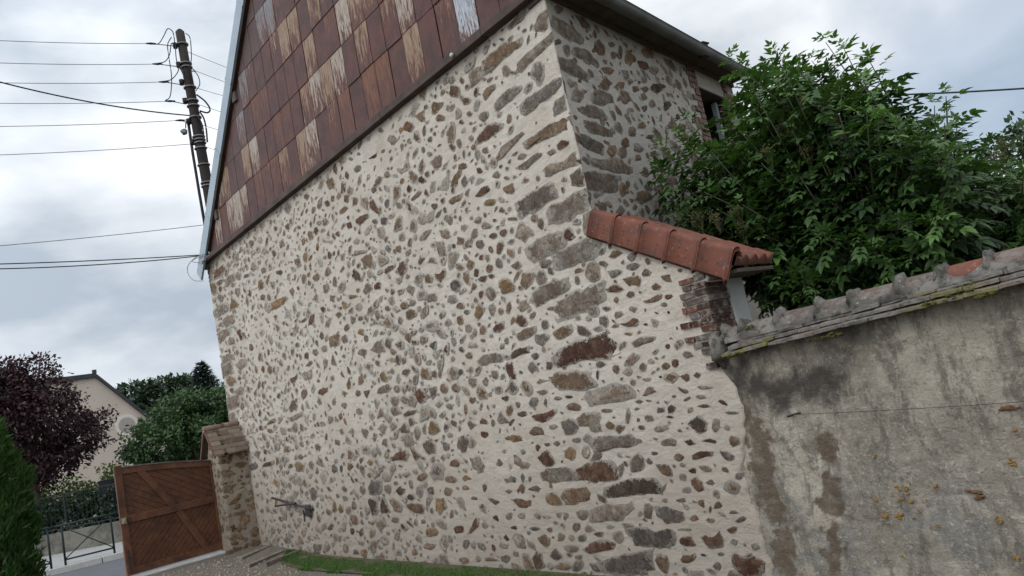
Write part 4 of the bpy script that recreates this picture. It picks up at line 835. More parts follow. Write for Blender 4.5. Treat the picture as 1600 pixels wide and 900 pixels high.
for x in xs_:
    i = max([0] + [q for q in range(len(KN)) if KN[q] <= x]); k0 = KN[i]; k1 = KN[min(i+1, len(KN)-1)]
    f = 0 if k1 <= k0 else (x - k0)/(k1 - k0); sag = math.sin(math.pi*min(max(f, 0), 1))**0.7
    topz = cz(x) + 0.190 - 0.075*sag + 0.008*fn(x*14, 0, 3); topy = 0.03 - 0.035*sag
    col_v = []
    for s_ in range(8):
        q = s_/7; yv = -0.052 + (topy + 0.052)*q; zv = cz(x) + 0.082 + (topz - cz(x) - 0.082)*q + 0.012*math.sin(math.pi*q)
        yv -= 0.010*math.sin(math.pi*q) + 0.007*fn(x*18, q*6, 12); col_v.append(fl.vert((x, yv, zv)))
    col_v.append(fl.vert((x, 0.12, topz - 0.02))); cols.append(col_v)
for a, b in zip(cols[:-1], cols[1:]):
    for i in range(8): fl.face(a[i], b[i], b[i+1], a[i+1])
fl.face(*cols[0])
fl.build('mortar_flank', M_lmort, gwall, smooth=True)
for i, k0 in enumerate(KN[:-1]):
    k1 = KN[i+1]; rt = MB(); cc = rng.choice(((0.125, 0.098, 0.083), (0.11, 0.10, 0.088), (0.14, 0.10, 0.082)))
    if i == 7: cc = (0.16, 0.10, 0.08)
    secs = []
    for q in range(7):
        xx = k0 + 0.018 + (k1 - k0 - 0.012)*q/6; r = 0.092 - 0.010*q/6; secs.append([])
        for a in range(-10, 191, 20):
            aa = math.radians(a); secs[-1].append(rt.vert((xx, 0.09 - r*math.cos(aa)*1.05, cz(xx) + 0.105 + r*math.sin(aa)*0.93), tint=cc, moss=0.0))
    for a, b in zip(secs[:-1], secs[1:]):
        for q in range(10): rt.face(a[q], a[q+1], b[q+1], b[q])
    rt.face(*secs[0][::-1]); rt.face(*secs[-1])
    rt.build('ridge_tile', M_otile if i == 6 else M_lich, gwall, smooth=True)
for k0 in KN:
    kn = MB(); kn.blob((k0, 0.075, cz(k0) + 0.135), (0.04, 0.115, 0.078), 0.22, 12, 8)
    if k0 < KN[0] + 0.01: kn.blob((k0 - 0.045, 0.02, cz(k0) + 0.06), (0.055, 0.13, 0.13), 0.25, 12, 9)
    kn.build('mortar_knuckle', M_lmort, gwall, smooth=True)
M_moss = simple('moss', (0.035, 0.036, 0.008), (0.095, 0.088, 0.018), 40, 1.0, 1.0, 0.012, 120)
ms = MB()
for (u, v, n, sp) in [(1520, 446, 26, 0.045), (1508, 453, 16, 0.03), (1475, 470, 10, 0.04), (1545, 460, 10, 0.05), (1312, 523, 10, 0.06), (1290, 526, 7, 0.04), (1150, 553, 14, 0.07), (1165, 549, 10, 0.05), (1163, 512, 9, 0.02)]:
    p = on_y(u, v, -0.06)
    for q in range(n):
        x = p.x + rng.gauss(0, sp); hgt = p.z - cz(p.x) + rng.gauss(0, 0.006)
        yv = -0.112 if hgt < 0.035 else -0.065 + max(0, hgt-0.08)*0.55
        ms.blob((x, yv + rng.uniform(-.004, .006), cz(x) + hgt), (rng.uniform(.008, .02), .010, rng.uniform(.005, .010)), 0.5, 8, 5)
ms.build('moss', M_moss, gwall, smooth=True)

# wire strung along the garden wall
M_iron = simple('dark_iron', (0.014, 0.012, 0.012), (0.04, 0.03, 0.027), 14, 0.6, 0.3, 0.003, 60, None, 0.4)
hk = MB(); p0 = on_y(1238, 648, GY - 0.05); p1 = on_y(1600, 622, GY - 0.05); p2 = p1 + (p1 - p0)*0.8
pts = [p0.lerp(p2, i/30) + Vector((0, 0, -0.018*math.sin(math.pi*i/30))) for i in range(31)]
hk.tube(pts, 0.0016, 5)
wire = tag(hk.build('wall_wire', M_iron), 'thin rusty wire strung along the stained garden wall', 'wire')
ih = MB(); ih.tube([p0 + Vector((0.03, 0.06, 0.0)), p0 + Vector((0.0, 0.0, 0.0)), p0 + Vector((-0.035, -0.005, -0.006))], 0.006, 6); ih.tube([p0 + Vector((-0.03, 0.05, -0.008)), p0 + Vector((-0.03, -0.008, -0.008))], 0.007, 6)
ih.build('hook', M_iron, wire)

# ------------------------------------------------------------------ gate pier, gate, sill, planks, stay
pier = thing('gate_pier', (-12.45, -0.22, 0.1), 'short stone gate pier capped with brown tiles against the barn corner', 'pier')
PX, PY0, PY1 = -12.2, -0.455, 0.02
pb = MB()
NPy, NPz = 14, 40; rows = []
for j in range(NPz+1):
    z = -0.1 + 1.75*j/NPz; flare = 0.05*max(0, (0.5 - z))*0.6; rows.append([])
    for i in range(NPy+1):
        yv = PY0 - flare + (PY1 - PY0 + flare)*i/NPy; rows[-1].append(pb.vert((PX + flare + 0.012*mnoise.noise(Vector((yv*9, z*9, 31))), yv, z)))
    for i in range(1, 7): rows[-1].insert(0, pb.vert((PX - 0.08*i + 0.0, PY0 - flare + 0.012*mnoise.noise(Vector((i*3, z*9, 37))), z)))
for a, b in zip(rows[:-1], rows[1:]):
    for i in range(len(a)-1): pb.face(a[i], a[i+1], b[i+1], b[i])
# gabled top on the end face
t0 = pb.vert((PX - 0.0, PY0, 1.64)); t1 = pb.vert((PX - 0.48, PY0, 1.64)); t2 = pb.vert((PX - 0.24, PY0, 2.0)); pb.face(t0, t2, t1)
M_pmort = mortar_mat('pier_mortar', MORT_P)
pbody = pb.build('pier_body', M_pmort, pier, smooth=True)
pf = StoneField(lambda a, z, h: (PX + 0.05*max(0, (0.5 - z))*0.6 + h*1.3, a, z))
okp = lambda a, z: PY0 + 0.02 < a < PY1 - 0.03
bezel(pf, 500, PY0, PY1, 0.12, 1.6, lambda a, z: rng.uniform(0.13, 0.2), 0.0, okp, dict(b=60, o=26, r=14, l=6), (0.4, 0.7), 1.8, (-0.1, 0.1))
bezel(pf, 1600, PY0, PY1, 0.12, 1.6, lambda a, z: rng.uniform(0.06, 0.11), 0.0, okp, dict(b=60, o=26, r=14, l=6), (0.4, 0.7), 1.7, (-0.2, 0))
pf.mb.build('pier_stonework', M_stone_pier, pbody, smooth=True)
pe = StoneField(lambda a, z, h: (a, PY0 - h - 0.004, z))
bezel(pe, 300, PX - 0.46, PX - 0.02, 0.2, 1.85, lambda a, z: rng.uniform(0.08, 0.15), 0.01, lambda a, z: z < 1.6 or abs(a - PX + 0.24) < 0.24*(2.0 - z)/0.4 - 0.06, dict(b=30, o=16, d=14, l=20, g=20), (0.8, 1.2), 1.3)
pe.mb.build('pier_end_stonework', M_stone_pier, pbody, smooth=True)
m = MT('brown_flat_tile', 0.92, 0.2); c = m.attr('tint', True); c = m.mix(m.step(m.noise(12, 6, 0.7), 0.45, 0.7, 0, 0.7), c, (0.20, 0.17, 0.13)); c = m.mix(m.step(m.noise(40, 5, 0.7), 0.52, 0.72, 0, 0.6), c, (0.05, 0.04, 0.033)); m.base(c); m.bump(m.noise(50, 5, 0.7), 0.7, 0.008); M_btile = m.m
ct = MB()
for side in (1, -1):
    for r_ in range(6):
        for k in range(3):
            y0 = PY0 - 0.075 + k*0.188 - 0.05*(r_ % 2)*(k > 0); y1 = y0 + 0.186
            xa, za = 0.02 + 0.052*r_, 2.035 - 0.072*r_; xb, zb = xa + 0.075, za - 0.103
            lift = 0.014; kk = rng.uniform(0.7, 1.15); cc = tuple(q*kk for q in rng.choice(((0.15, 0.105, 0.075), (0.17, 0.13, 0.095), (0.13, 0.085, 0.065))))
            X = lambda d: PX - 0.24 + side*d
            pts = [(X(xa), y0, za), (X(xa), min(y1, 0.03), za), (X(xb), min(y1, 0.03), zb + lift), (X(xb), y0, zb + lift)]
            up = [ct.vert((p[0], p[1], p[2] + 0.026), tint=cc) for p in pts]; dn = [ct.vert(p, tint=cc) for p in pts]
            ct.face(*(up[::-1] if side > 0 else up)); ct.face(*(dn if side > 0 else dn[::-1]))
            for i in range(4): ct.face(up[i], up[(i+1) % 4], dn[(i+1) % 4], dn[i])
ct.build('tile_cap', M_btile, pier)
for (ya, yb) in ((PY0 - 0.09, -0.24), (-0.225, 0.03)):
    rt = MB(); secs = []
    for q in range(4):
        yv = ya + (yb-ya)*q/3; r = 0.075 - 0.006*q/3; secs.append([rt.vert((PX - 0.24 + r*math.cos(math.radians(a)), yv, 2.03 + r*0.75*math.sin(math.radians(a))), tint=(0.16, 0.10, 0.075)) for a in range(-20, 201, 20)])
    for a, b in zip(secs[:-1], secs[1:]):
        for i in range(len(a)-1): rt.face(a[i+1], a[i], b[i], b[i+1])
    rt.face(*secs[0]); rt.face(*secs[-1][::-1]); rt.build('ridge_tile', M_btile, pier, smooth=True)
vt = MB(); vt.box((PX - 0.27, PY0 - 0.09, 2.0), (PX - 0.24, PY0 - 0.06, 2.03)) 
for side in (1, -1):
    pts = [(PX - 0.24 + side*0.03, 2.03), (PX - 0.24 + side*0.36, 1.585), (PX - 0.24 + side*0.34, 1.56), (PX - 0.24 + side*0.01, 1.985)]
    f_ = [vt.vert((a, PY0 - 0.095, b), tint=(0.12, 0.06, 0.045)) for a, b in pts]; b_ = [vt.vert((a, PY0 - 0.07, b), tint=(0.12, 0.06, 0.045)) for a, b in pts]
    vt.face(*f_); vt.face(*b_[::-1])
    for i in range(4): vt.face(f_[i], b_[i], b_[(i+1) % 4], f_[(i+1) % 4])
vt.build('verge_strip', M_btile, pier)

gate = thing('wooden_gate', (-12.6, -1.12, 0.16), 'varnished brown wooden gate leaf with diagonal boards beside the stone pier', 'gate')
def wood(name, c0, c1, stretch, bump=0.4):
    m = MT(name, 0.55, 0.35); n = m.noise(1, 7, 0.65, stretch, 0.8)
    c = m.mix(m.step(n, 0.3, 0.7), c0, c1); c = m.mix(m.step(m.noise(3, 5, 0.6), 0.45, 0.7, 0, 0.6), c, tuple(x*0.45 for x in c0)); m.base(c); m.bump(n, bump, 0.004); return m.m
M_gate_frame = wood('gate_frame_wood', (0.068, 0.026, 0.013), (0.135, 0.054, 0.025), (9, 9, 9))
M_gate_board = wood('gate_board_wood', (0.056, 0.021, 0.010), (0.118, 0.044, 0.019), (9, 14, 14))
GXp = -12.6; Y0, Y1, Zb = -1.835, -0.40, 0.165
def gtop(yv): t = (yv - Y0)/(Y1 - Y0); return 1.70 - 0.175*t**1.6
zm = lambda yv: 0.94 + 0.0*(yv - Y0)
bd = MB()                                               # diagonal boards, upper half one way and lower half the other
def clip_poly(poly, planes):
    for a, b, c_ in planes: poly = clip_line(poly, a, b, c_) if len(poly) > 2 else []
    return poly
for half_, dirn in ((1, -1), (0, 1)):
    sl = 0.62*dirn if half_ else 1.05
    for k in range(-30, 40):
        w = 0.095; d = k*w
        za, zb_ = (0.95, 1.66) if half_ else (Zb + 0.04, 0.95)
        y_a, y_b = Y0 + 0.06, Y1 - 0.06
        f0 = lambda yv: sl*(yv - Y0) + d
        wv = w*0.93
        poly = [(y_a, f0(y_a)), (y_b, f0(y_b)), (y_b, f0(y_b) + wv), (y_a, f0(y_a) + wv)]
        poly = clip_poly(poly, [(0, 1, zb_), (0, -1, -za)])
        if half_: poly = clip_poly(poly, [(0.12, 1, 1.66 + 0.12*Y0)])
        if len(poly) < 3: continue
        dd = rng.uniform(0, 0.002)
        fr = [bd.vert((GXp + 0.012 + dd, p[0], p[1])) for p in poly]; bk_ = [bd.vert((GXp - 0.006, p[0], p[1])) for p in poly]
        bd.face(*fr); bd.face(*bk_[::-1])
        for i in range(len(fr)): bd.face(fr[(i+1) % len(fr)], fr[i], bk_[i], bk_[(i+1) % len(fr)])
bd.build('boards', M_gate_board, gate)
bpn = MB(); bpn.poly([(GXp - 0.008, Y0 + 0.05, Zb + 0.03), (GXp - 0.008, Y1 - 0.05, Zb + 0.03), (GXp - 0.008, Y1 - 0.05, 1.48), (GXp - 0.008, Y0 + 0.05, 1.64)]); bpn.build('backing', M_timber, gate)
fs = MB()
fs.box((GXp - 0.035, Y0, Zb), (GXp + 0.042, Y0 + 0.10, 1.745)); fs.build('latch_stile', M_gate_frame, gate, bevel=0.006)
fs = MB(); fs.box((GXp - 0.035, Y1 - 0.085, Zb), (GXp + 0.042, Y1, 1.545)); fs.build('hinge_stile', M_gate_frame, gate, bevel=0.006)
tr = MB(); N_ = 14; rws = []
for i in range(N_+1):
    yv = Y0 + 0.10 + (Y1 - 0.085 - Y0 - 0.10)*i/N_; zt = gtop(yv)
    rws.append([tr.vert((GXp + 0.038, yv, zt - 0.085)), tr.vert((GXp + 0.038, yv, zt)), tr.vert((GXp - 0.03, yv, zt)), tr.vert((GXp - 0.03, yv, zt - 0.085))])
for a, b in zip(rws[:-1], rws[1:]):
    for i in range(4): tr.face(a[i], b[i], b[(i+1) % 4], a[(i+1) % 4])
for i in range(N_):                                          # grey weathered cap strip
    pass
tr.build('top_rail', M_gate_frame, gate)
cp = MB(); rws = []
for i in range(N_+1):
    yv = Y0 + 0.10 + (Y1 - Y0 - 0.10)*i/N_; zt = gtop(yv) + 0.001
    rws.append([cp.vert((GXp + 0.05, yv, zt)), cp.vert((GXp + 0.05, yv, zt + 0.018)), cp.vert((GXp - 0.04, yv, zt + 0.022)), cp.vert((GXp - 0.04, yv, zt))])
for a, b in zip(rws[:-1], rws[1:]):
    for i in range(4): cp.face(a[i], b[i], b[(i+1) % 4], a[(i+1) % 4])
cp.face(*rws[0]); cp.build('cap_strip', simple('weathered_cap', (0.07, 0.06, 0.055), (0.14, 0.125, 0.11), 10), gate)
mr = MB(); mr.box((GXp - 0.03, Y0 + 0.10, 0.895), (GXp + 0.04, Y1 - 0.085, 1.0)); mr.build('middle_rail', M_gate_frame, gate, bevel=0.005)
br_ = MB(); br_.box((GXp - 0.03, Y0 + 0.10, Zb), (GXp + 0.036, Y1 - 0.085, Zb + 0.095)); br_.build('bottom_rail', M_gate_frame, gate, bevel=0.005)
def brace(ya, za, yb, zb_, w=0.095):
    b_ = MB(); d = Vector((0, yb-ya, zb_-za)).normalized(); n_ = Vector((0, -d.z, d.y))*w/2; A, B2 = Vector((0, ya, za)), Vector((0, yb, zb_))
    P = [A - n_, B2 - n_, B2 + n_, A + n_]; f_ = [b_.vert((GXp + 0.034, p.y, p.z)) for p in P]; k_ = [b_.vert((GXp + 0.010, p.y, p.z)) for p in P]
    b_.face(*f_); b_.face(*k_[::-1])
    for i in range(4): b_.face(f_[(i+1) % 4], f_[i], k_[i], k_[(i+1) % 4])
    return b_.build('brace', M_gate_frame, gate)
brace(Y0 + 0.34, 1.615, Y0 + 0.74, 0.995); brace(Y0 + 0.80, 0.90, Y0 + 1.13, 0.255)
la = MB(); la.box((GXp + 0.043, Y0 + 0.012, 0.90), (GXp + 0.058, Y0 + 0.075, 0.985)); la.box((GXp + 0.058, Y0 + 0.03, 0.925), (GXp + 0.075, Y0 + 0.055, 0.965)); la.build('latch_plate', simple('brass_latch', (0.22, 0.19, 0.12), (0.33, 0.29, 0.19), 20, 0.5), gate, bevel=0.004)
lp = MB(); lp.box((GXp + 0.04, Y0 + 0.095, 0.90), (GXp + 0.07, Y0 + 0.13, 0.98), 0.002); lp.build('bolt', M_iron, gate); lp = MB(); lp.box((GXp + 0.042, Y0 + 0.035, 0.20), (GXp + 0.056, Y0 + 0.06, 0.52)); lp.build('drop_bolt', M_iron, gate)
hp = MB(); hp.box((GXp - 0.05, Y1 + 0.004, 0.12), (GXp + 0.03, Y1 + 0.05, 1.56)); hp.box((GXp - 0.05, Y1 - 0.02, 0.12), (GXp + 0.10, Y1 + 0.09, 0.20)); hp.build('hinge_post', simple('black_wood', (0.02, 0.014, 0.011), (0.05, 0.03, 0.022), 9), gate, bevel=0.005)
for zc in (0.42, 1.33):
    hg = MB(); hg.box((GXp + 0.043, Y1 - 0.06, zc - 0.02), (GXp + 0.05, Y1 + 0.04, zc + 0.02)); hg.build('hinge', M_iron, gate)
tm = MB(); tm.box((GXp - 0.05, Y1 + 0.03, 1.5), (GXp + 0.06, Y1 + 0.12, 1.65), 0.004); tm.build('timber_block', M_gate_frame, gate, bevel=0.006)
sl_ = MB(); sl_.box((GXp - 0.09, Y0 - 0.3, -0.02), (GXp + 0.11, Y1 + 0.02, 0.135), 0.0); tag(sl_.build('gate_sill', simple('white_sill', (0.38, 0.37, 0.35), (0.50, 0.49, 0.47), 6), bevel=0.012), 'long white sill strip lying under the brown wooden gate', 'sill')
M_plank = wood('grey_plank', (0.10, 0.08, 0.062), (0.22, 0.185, 0.145), (6, 20, 20))
for i, (a, b, w, z, lab) in enumerate([((372, 873), (422, 852), 0.15, 0.108, 'grey weathered plank lying against the foot of the stone pier'), ((385, 884), (440, 861), 0.10, 0.082, 'weathered plank lying between the pier planks and the pale edging board'), ((415, 880), (472, 858), 0.03, 0.085, 'thin pale edging board running toward the barn wall from the planks')]):
    A, B2 = on_z(*a, z), on_z(*b, z); B2.y = min(B2.y, -0.035); d = (B2 - A).normalized(); n_ = d.cross(Vector((0, 0, 1)))*w/2; pm = MB()
    P = [A - n_, A + n_, B2 + n_, B2 - n_]; hi = [pm.vert(p + Vector((0, 0, 0.008))) for p in P]; lo = [pm.vert(p - Vector((0, 0, 0.05))) for p in P]
    pm.face(*hi); pm.face(*lo[::-1])
    for k in range(4): pm.face(lo[k], lo[(k+1) % 4], hi[(k+1) % 4], hi[k])
    tag(pm.build('plank', M_plank, bevel=0.004), lab, 'plank', 'planks by the gate pier')
stay = thing('gate_stay', on_y(460, 788, 0), 'rusty black iron gate stay fixed to the lower left of the rubble wall', 'gate stay')
s1 = MB(); s1.tube([on_y(425, 778, -0.12), on_y(460, 788, -0.07), on_y(489, 796, -0.01)], 0.016, 8); s1.build('bar', M_iron, stay, smooth=True)
s2 = MB(); s2.tube([on_y(430, 791, -0.12), on_y(462, 786, -0.075)], 0.014, 8); s2.build('short_bar', M_iron, stay, smooth=True)
s3 = MB(); P = on_y(484, 796, 0); s3.box((P.x - 0.08, -0.03, P.z - 0.07), (P.x + 0.06, 0.01, P.z + 0.06), 0.012); s3.build('wall_bracket', M_iron, stay); s3 = MB(); s3.tube([on_y(474, 797, -0.02), on_y(476, 815, -0.012)], 0.009, 6); s3.build('strap', M_iron, stay)

# ------------------------------------------------------------------ foliage helpers
def leaf_mat(name, dark, light, trans=0.25, rough=0.5, spec=0.4):
    m = MT(name, rough, spec); c = m.mix(m.attr('shade'), dark, light); m.base(c)
    tr_ = m.t.nodes.new('ShaderNodeBsdfTranslucent'); m.put(tr_.inputs[0], m.mix(1, c, (1.3, 1.5, 0.7), 'MULTIPLY'))
    mx = m.t.nodes.new('ShaderNodeMixShader'); mx.inputs[0].default_value = trans
    out = m.t.nodes['Material Output']; m.t.links.new(m.b.outputs[0], mx.inputs[1]); m.t.links.new(tr_.outputs[0], mx.inputs[2]); m.t.links.new(mx.outputs[0], out.inputs[0])
    return m.m
M_bark = simple('bark', (0.045, 0.036, 0.028), (0.095, 0.078, 0.06), 6, 0.95, 0.8, 0.015, 30, (1, 1, 0.3))
def cards(P, D, Nn, L, Wd, shade):
    """one folded leaf per point: P base, D direction, Nn normal"""
    n = len(P); D = D/np.linalg.norm(D, axis=1, keepdims=True); S = np.cross(D, Nn); S /= np.linalg.norm(S, axis=1, keepdims=True) + 1e-9
    Up = np.cross(S, D); L = L[:, None]; Wd = Wd[:, None]
    v0 = P; v1 = P + D*L*0.45 + S*Wd*0.5 - Up*Wd*0.12; v2 = P + D*L - Up*L*0.1; v3 = P + D*L*0.45 - S*Wd*0.5 - Up*Wd*0.12
    V_ = np.stack([v0, v1, v2, v3], 1).reshape(-1, 3); F_ = np.arange(n*4).reshape(-1, 4)
    return V_, F_, np.repeat(shade, 4)
def crown(name, blobs, n, L, mat, parent, gap=0.45, shell=0.55, seed=1, wr=0.55, droop=0.2, nscale=1.6):
    r = np.random.default_rng(seed); vol = np.array([b[1][0]*b[1][1]*b[1][2] for b in blobs]); cnt = np.maximum(20, (n*vol/vol.sum())).astype(int); PP, DD, SS = [], [], []
    for (c, rad), k in zip(blobs, cnt):
        d = r.normal(size=(k, 3)); d /= np.linalg.norm(d, axis=1, keepdims=True)
        rr_ = (shell + (1-shell)*r.random(k)**0.6)*(0.86 + 0.28*r.random(k))
        p = np.array(c) + d*rr_[:, None]*np.array(rad)
        PP.append(p); DD.append(d); SS.append(0.25 + 0.5*r.random(k))
    P = np.concatenate(PP); D = np.concatenate(DD); S_ = np.concatenate(SS)
    nz = np.array([mnoise.fractal(Vector(p)*nscale + Vector((seed*3.1, 0, 0)), 0.9, 2.0, 3) for p in P]); keep = nz > (gap - 0.65)
    P, D, S_, nz = P[keep], D[keep], S_[keep], nz[keep]
    S_ = np.clip(S_ + nz*0.5, 0, 1)
    k = len(P); dirs = D*0.6 + r.normal(size=(k, 3))*0.6; dirs[:, 2] -= droop; nn = r.normal(size=(k, 3))*0.7 + np.array([0, 0, 1.0])
    Ls = L*(0.7 + 0.6*r.random(k)); V_, F_, sh = cards(P, dirs, nn, Ls, Ls*wr*(0.8 + 0.4*r.random(k)), S_)
    return arrays_build(name, V_, F_, mat, parent, dict(shade=sh))
def tree(name, base, blobs, n, L, mat, label, trunk_r=0.12, seed=1, cat='tree', group=None, **k):
    t = thing(name, base, label, cat, group); base = Vector(base)
    tk = MB(); cx = Vector(blobs[0][0]); tk.tube([base, base.lerp(cx, 0.35) + Vector((0.05, 0.02, 0)), base.lerp(cx, 0.7), cx], [trunk_r, trunk_r*0.8, trunk_r*0.6, trunk_r*0.35], 9)
    fork = base.lerp(cx, 0.5)
    for c, rad in blobs[1:]:
        c = Vector(c); tk.tube([fork, fork.lerp(c, 0.5) + Vector((0, 0, 0.1)), c], [trunk_r*0.45, trunk_r*0.3, trunk_r*0.12], 7)
    tk.build('trunk', M_bark, t, smooth=True)
    crown('crown', blobs, n, L, mat, t, seed=seed, **k)
    return t

# ------------------------------------------------------------------ elder bushes behind the garden wall
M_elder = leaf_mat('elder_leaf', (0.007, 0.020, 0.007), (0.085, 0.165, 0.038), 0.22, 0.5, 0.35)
M_stem = simple('green_stem', (0.03, 0.034, 0.016), (0.06, 0.058, 0.032), 9, 0.8)
M_flower = simple('faded_elder_flowers', (0.06, 0.066, 0.024), (0.125, 0.115, 0.05), 40, 0.95)
class LeafBag:
    def __init__(s): s.P, s.D, s.N, s.L, s.W, s.S = [], [], [], [], [], []
    def leaflet(s, p, d, n, l, w, sh): s.P.append(tuple(p)); s.D.append(tuple(d)); s.N.append(tuple(n)); s.L.append(l); s.W.append(w); s.S.append(sh)
    def compound(s, p, d, size, sh, npair=2):
        d = d.normalized(); side = d.cross(Vector((0, 0, 1)))
        if side.length < 0.1: side = Vector((1, 0, 0))
        side.normalize(); roll = rng.uniform(-0.5, 0.5); up = side.cross(d); side = (side*math.cos(roll) + up*math.sin(roll)).normalized(); up = side.cross(d).normalized()
        pos = Vector(p); prev = d.copy()
        for k in range(npair):
            t = (k + 1)/(npair + 0.6); q = Vector(p) + d*size*t + Vector((0, 0, -0.16*size*t*t))
            ll = size*rng.uniform(0.40, 0.52)*(1.0 if k else 0.85)
            for sg in (1, -1):
                dd = d*0.75 + side*sg*0.85 + Vector((0, 0, -0.05)) + Vector([rng.gauss(0, 0.1) for _ in range(3)])
                s.leaflet(q, dd, up + side*sg*-0.25, ll, ll*rng.uniform(0.40, 0.50), min(1, max(0, sh + rng.uniform(-0.12, 0.12))))
        q = Vector(p) + d*size*0.86 + Vector((0, 0, -0.12*size)); ll = size*rng.uniform(0.5, 0.6)
        s.leaflet(q, d + Vector((0, 0, -0.12)), up, ll, ll*0.47, min(1, max(0, sh + rng.uniform(-0.1, 0.1))))
    def build(s, name, mat, parent):
        P, D, N_, L, Wd, S_ = [np.array(x, np.float32) for x in (s.P, s.D, s.N, s.L, s.W, s.S)]
        D = D/np.linalg.norm(D, axis=1, keepdims=True); S = np.cross(D, N_); S /= np.linalg.norm(S, axis=1, keepdims=True) + 1e-9; Up = np.cross(S, D); L = L[:, None]; Wd = Wd[:, None]
        f = 0.22
        vs = [P, P + D*L*0.30 + S*Wd*0.5 + Up*Wd*f, P + D*L*0.33, P + D*L*0.30 - S*Wd*0.5 + Up*Wd*f, P + D*L*0.66 + S*Wd*0.36 + Up*Wd*f*0.6 - Up*L*0.05, P + D*L*0.68 - Up*L*0.06, P + D*L*0.66 - S*Wd*0.36 + Up*Wd*f*0.6 - Up*L*0.05, P + D*L - Up*L*0.17]
        V_ = np.stack(vs, 1).reshape(-1, 3); n = len(P); b = np.arange(n)[:, None]*8
        T = np.array([(0, 1, 2), (0, 2, 3), (1, 4, 5), (1, 5, 2), (2, 5, 6), (2, 6, 3), (4, 7, 5), (5, 7, 6)])
        F_ = (b[:, None, :] + T[None]).reshape(-1, 3)
        return arrays_build(name, V_, F_, mat, parent, dict(shade=np.repeat(S_, 8)))
def elder(name, base, tips, fill, label, hub_z, lsize=0.24, seed=3, flowers=()):
    t = thing(name, base, label, 'shrub'); base = Vector(base); stems = MB(); bag = LeafBag()
    hubs = []
    cx = sum((p for p, _ in tips), Vector((0, 0, 0)))/len(tips)
    for k in range(7):
        a = 2*math.pi*k/7; h = Vector((base.x*0.55 + cx.x*0.45 + 0.45*math.cos(a), base.y + 0.35*math.sin(a), hub_z + rng.uniform(-0.35, 0.3))); hubs.append(h)
        st = base + Vector((0.12*math.cos(a), 0.12*math.sin(a), 0)); stems.tube([st, st.lerp(h, 0.5) + Vector((0.06*math.cos(a), 0.05, 0.1)), h], [0.04, 0.03, 0.02], 7)
    def shoot(tip, young):
        h = min(hubs, key=lambda q: (q - tip).length + rng.uniform(0, 0.35)); L = (tip - h).length
        mid = h.lerp(tip, 0.5) + Vector((rng.uniform(-.06, .06), rng.uniform(-.06, .06), -0.08*L + 0.02))
        pts = [h, h.lerp(mid, 0.5), mid, mid.lerp(tip, 0.55) + Vector((0, 0, 0.02)), tip]; stems.tube(pts, [0.013, 0.011, 0.009, 0.006, 0.003], 5)
        Ls = min(L*0.85, 1.0); n = max(5, int(Ls/0.068)); a = rng.random()*6.28
        for k in range(n):
            s_ = 1 - (Ls/L)*k/n
            f = s_*4; i = min(3, int(f)); p = pts[i].lerp(pts[i+1], f - i); ax_ = (pts[i+1] - pts[i]).normalized(); a += math.pi/2 + rng.uniform(-.25, .25)
            grow = 0.55 + 0.45*min(1, k/3.0); e1 = ax_.orthogonal().normalized(); e2 = ax_.cross(e1)
            for sg in (0, math.pi):
                if k > 2 and rng.random() < 0.12: continue
                out_ = e1*math.cos(a + sg) + e2*math.sin(a + sg); lift = 0.9 - 0.85*min(1, k/4.0)
                d = out_ + ax_*lift + Vector((0, 0, 0.12 - 0.03*k))
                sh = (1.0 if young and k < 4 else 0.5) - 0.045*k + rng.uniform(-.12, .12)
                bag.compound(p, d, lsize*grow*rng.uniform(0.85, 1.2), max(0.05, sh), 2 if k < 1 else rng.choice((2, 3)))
        bag.compound(tip, Vector((rng.uniform(-.3, .3), rng.uniform(-.3, .3), 1)), lsize*0.5, 0.95 if young else 0.6, 2)
    for p, y_ in tips: shoot(p, y_)
    for p in fill: shoot(p, rng.random() < 0.22)
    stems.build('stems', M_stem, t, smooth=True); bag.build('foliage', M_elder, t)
    for p in flowers:
        fl_ = MB(); c = Vector(p); st0 = c + Vector((0, 0.03, -0.11))
        R_ = rng.uniform(0.05, 0.085)
        for k in range(90):
            a, r = rng.random()*6.28, R_*rng.random()**0.6*rng.uniform(0.7, 1.2); q = c + Vector((math.cos(a)*r, math.sin(a)*r, 0.03 - 2.0*r*r + rng.gauss(0, 0.022)))
            fl_.blob(q, rng.uniform(0.004, 0.0075), 0.2, 5, 3)
            if k % 6 == 0: fl_.tube([st0, st0.lerp(q, 0.6) + Vector((0, 0, -0.01)), q], 0.0014, 3, False)
        fl_.build('flower_cluster', M_flower, t)
    return t
tips = [(on_y(u, v, y), yg) for u, v, y, yg in [(1290,66,1.7,1),(1142,95,1.9,1),(1180,120,1.7,0),(1170,160,1.5,0),(1318,75,1.8,1),(1268,95,1.6,0),(1355,88,1.7,1),(1375,130,1.8,1),(1340,120,1.5,0),(1212,82,1.8,1),(1195,105,1.6,0),(1150,86,1.75,1),(1165,130,1.5,0),(1230,115,1.9,0),
    (1478,150,1.9,1),(1460,165,1.8,0),(1420,190,1.7,0),(1400,205,1.9,0),(1495,200,1.8,0),(1380,170,1.8,0),(1060,215,1.1,1),(1030,232,0.85,1),(1022,270,0.8,0),(1040,300,0.75,0),(1075,190,1.3,0),
    (1050,330,0.75,0),(1305,150,1.4,1),(1250,160,1.4,0),(1200,170,1.3,1),(1150,190,1.2,1),(1110,235,1.0,1),(1440,235,1.5,0),(1235,290,1.0,1),(1290,215,1.2,0),(1340,230,1.3,0),(1175,255,1.0,0),(1100,300,0.8,0),(1160,320,0.85,0)]]
fill = []
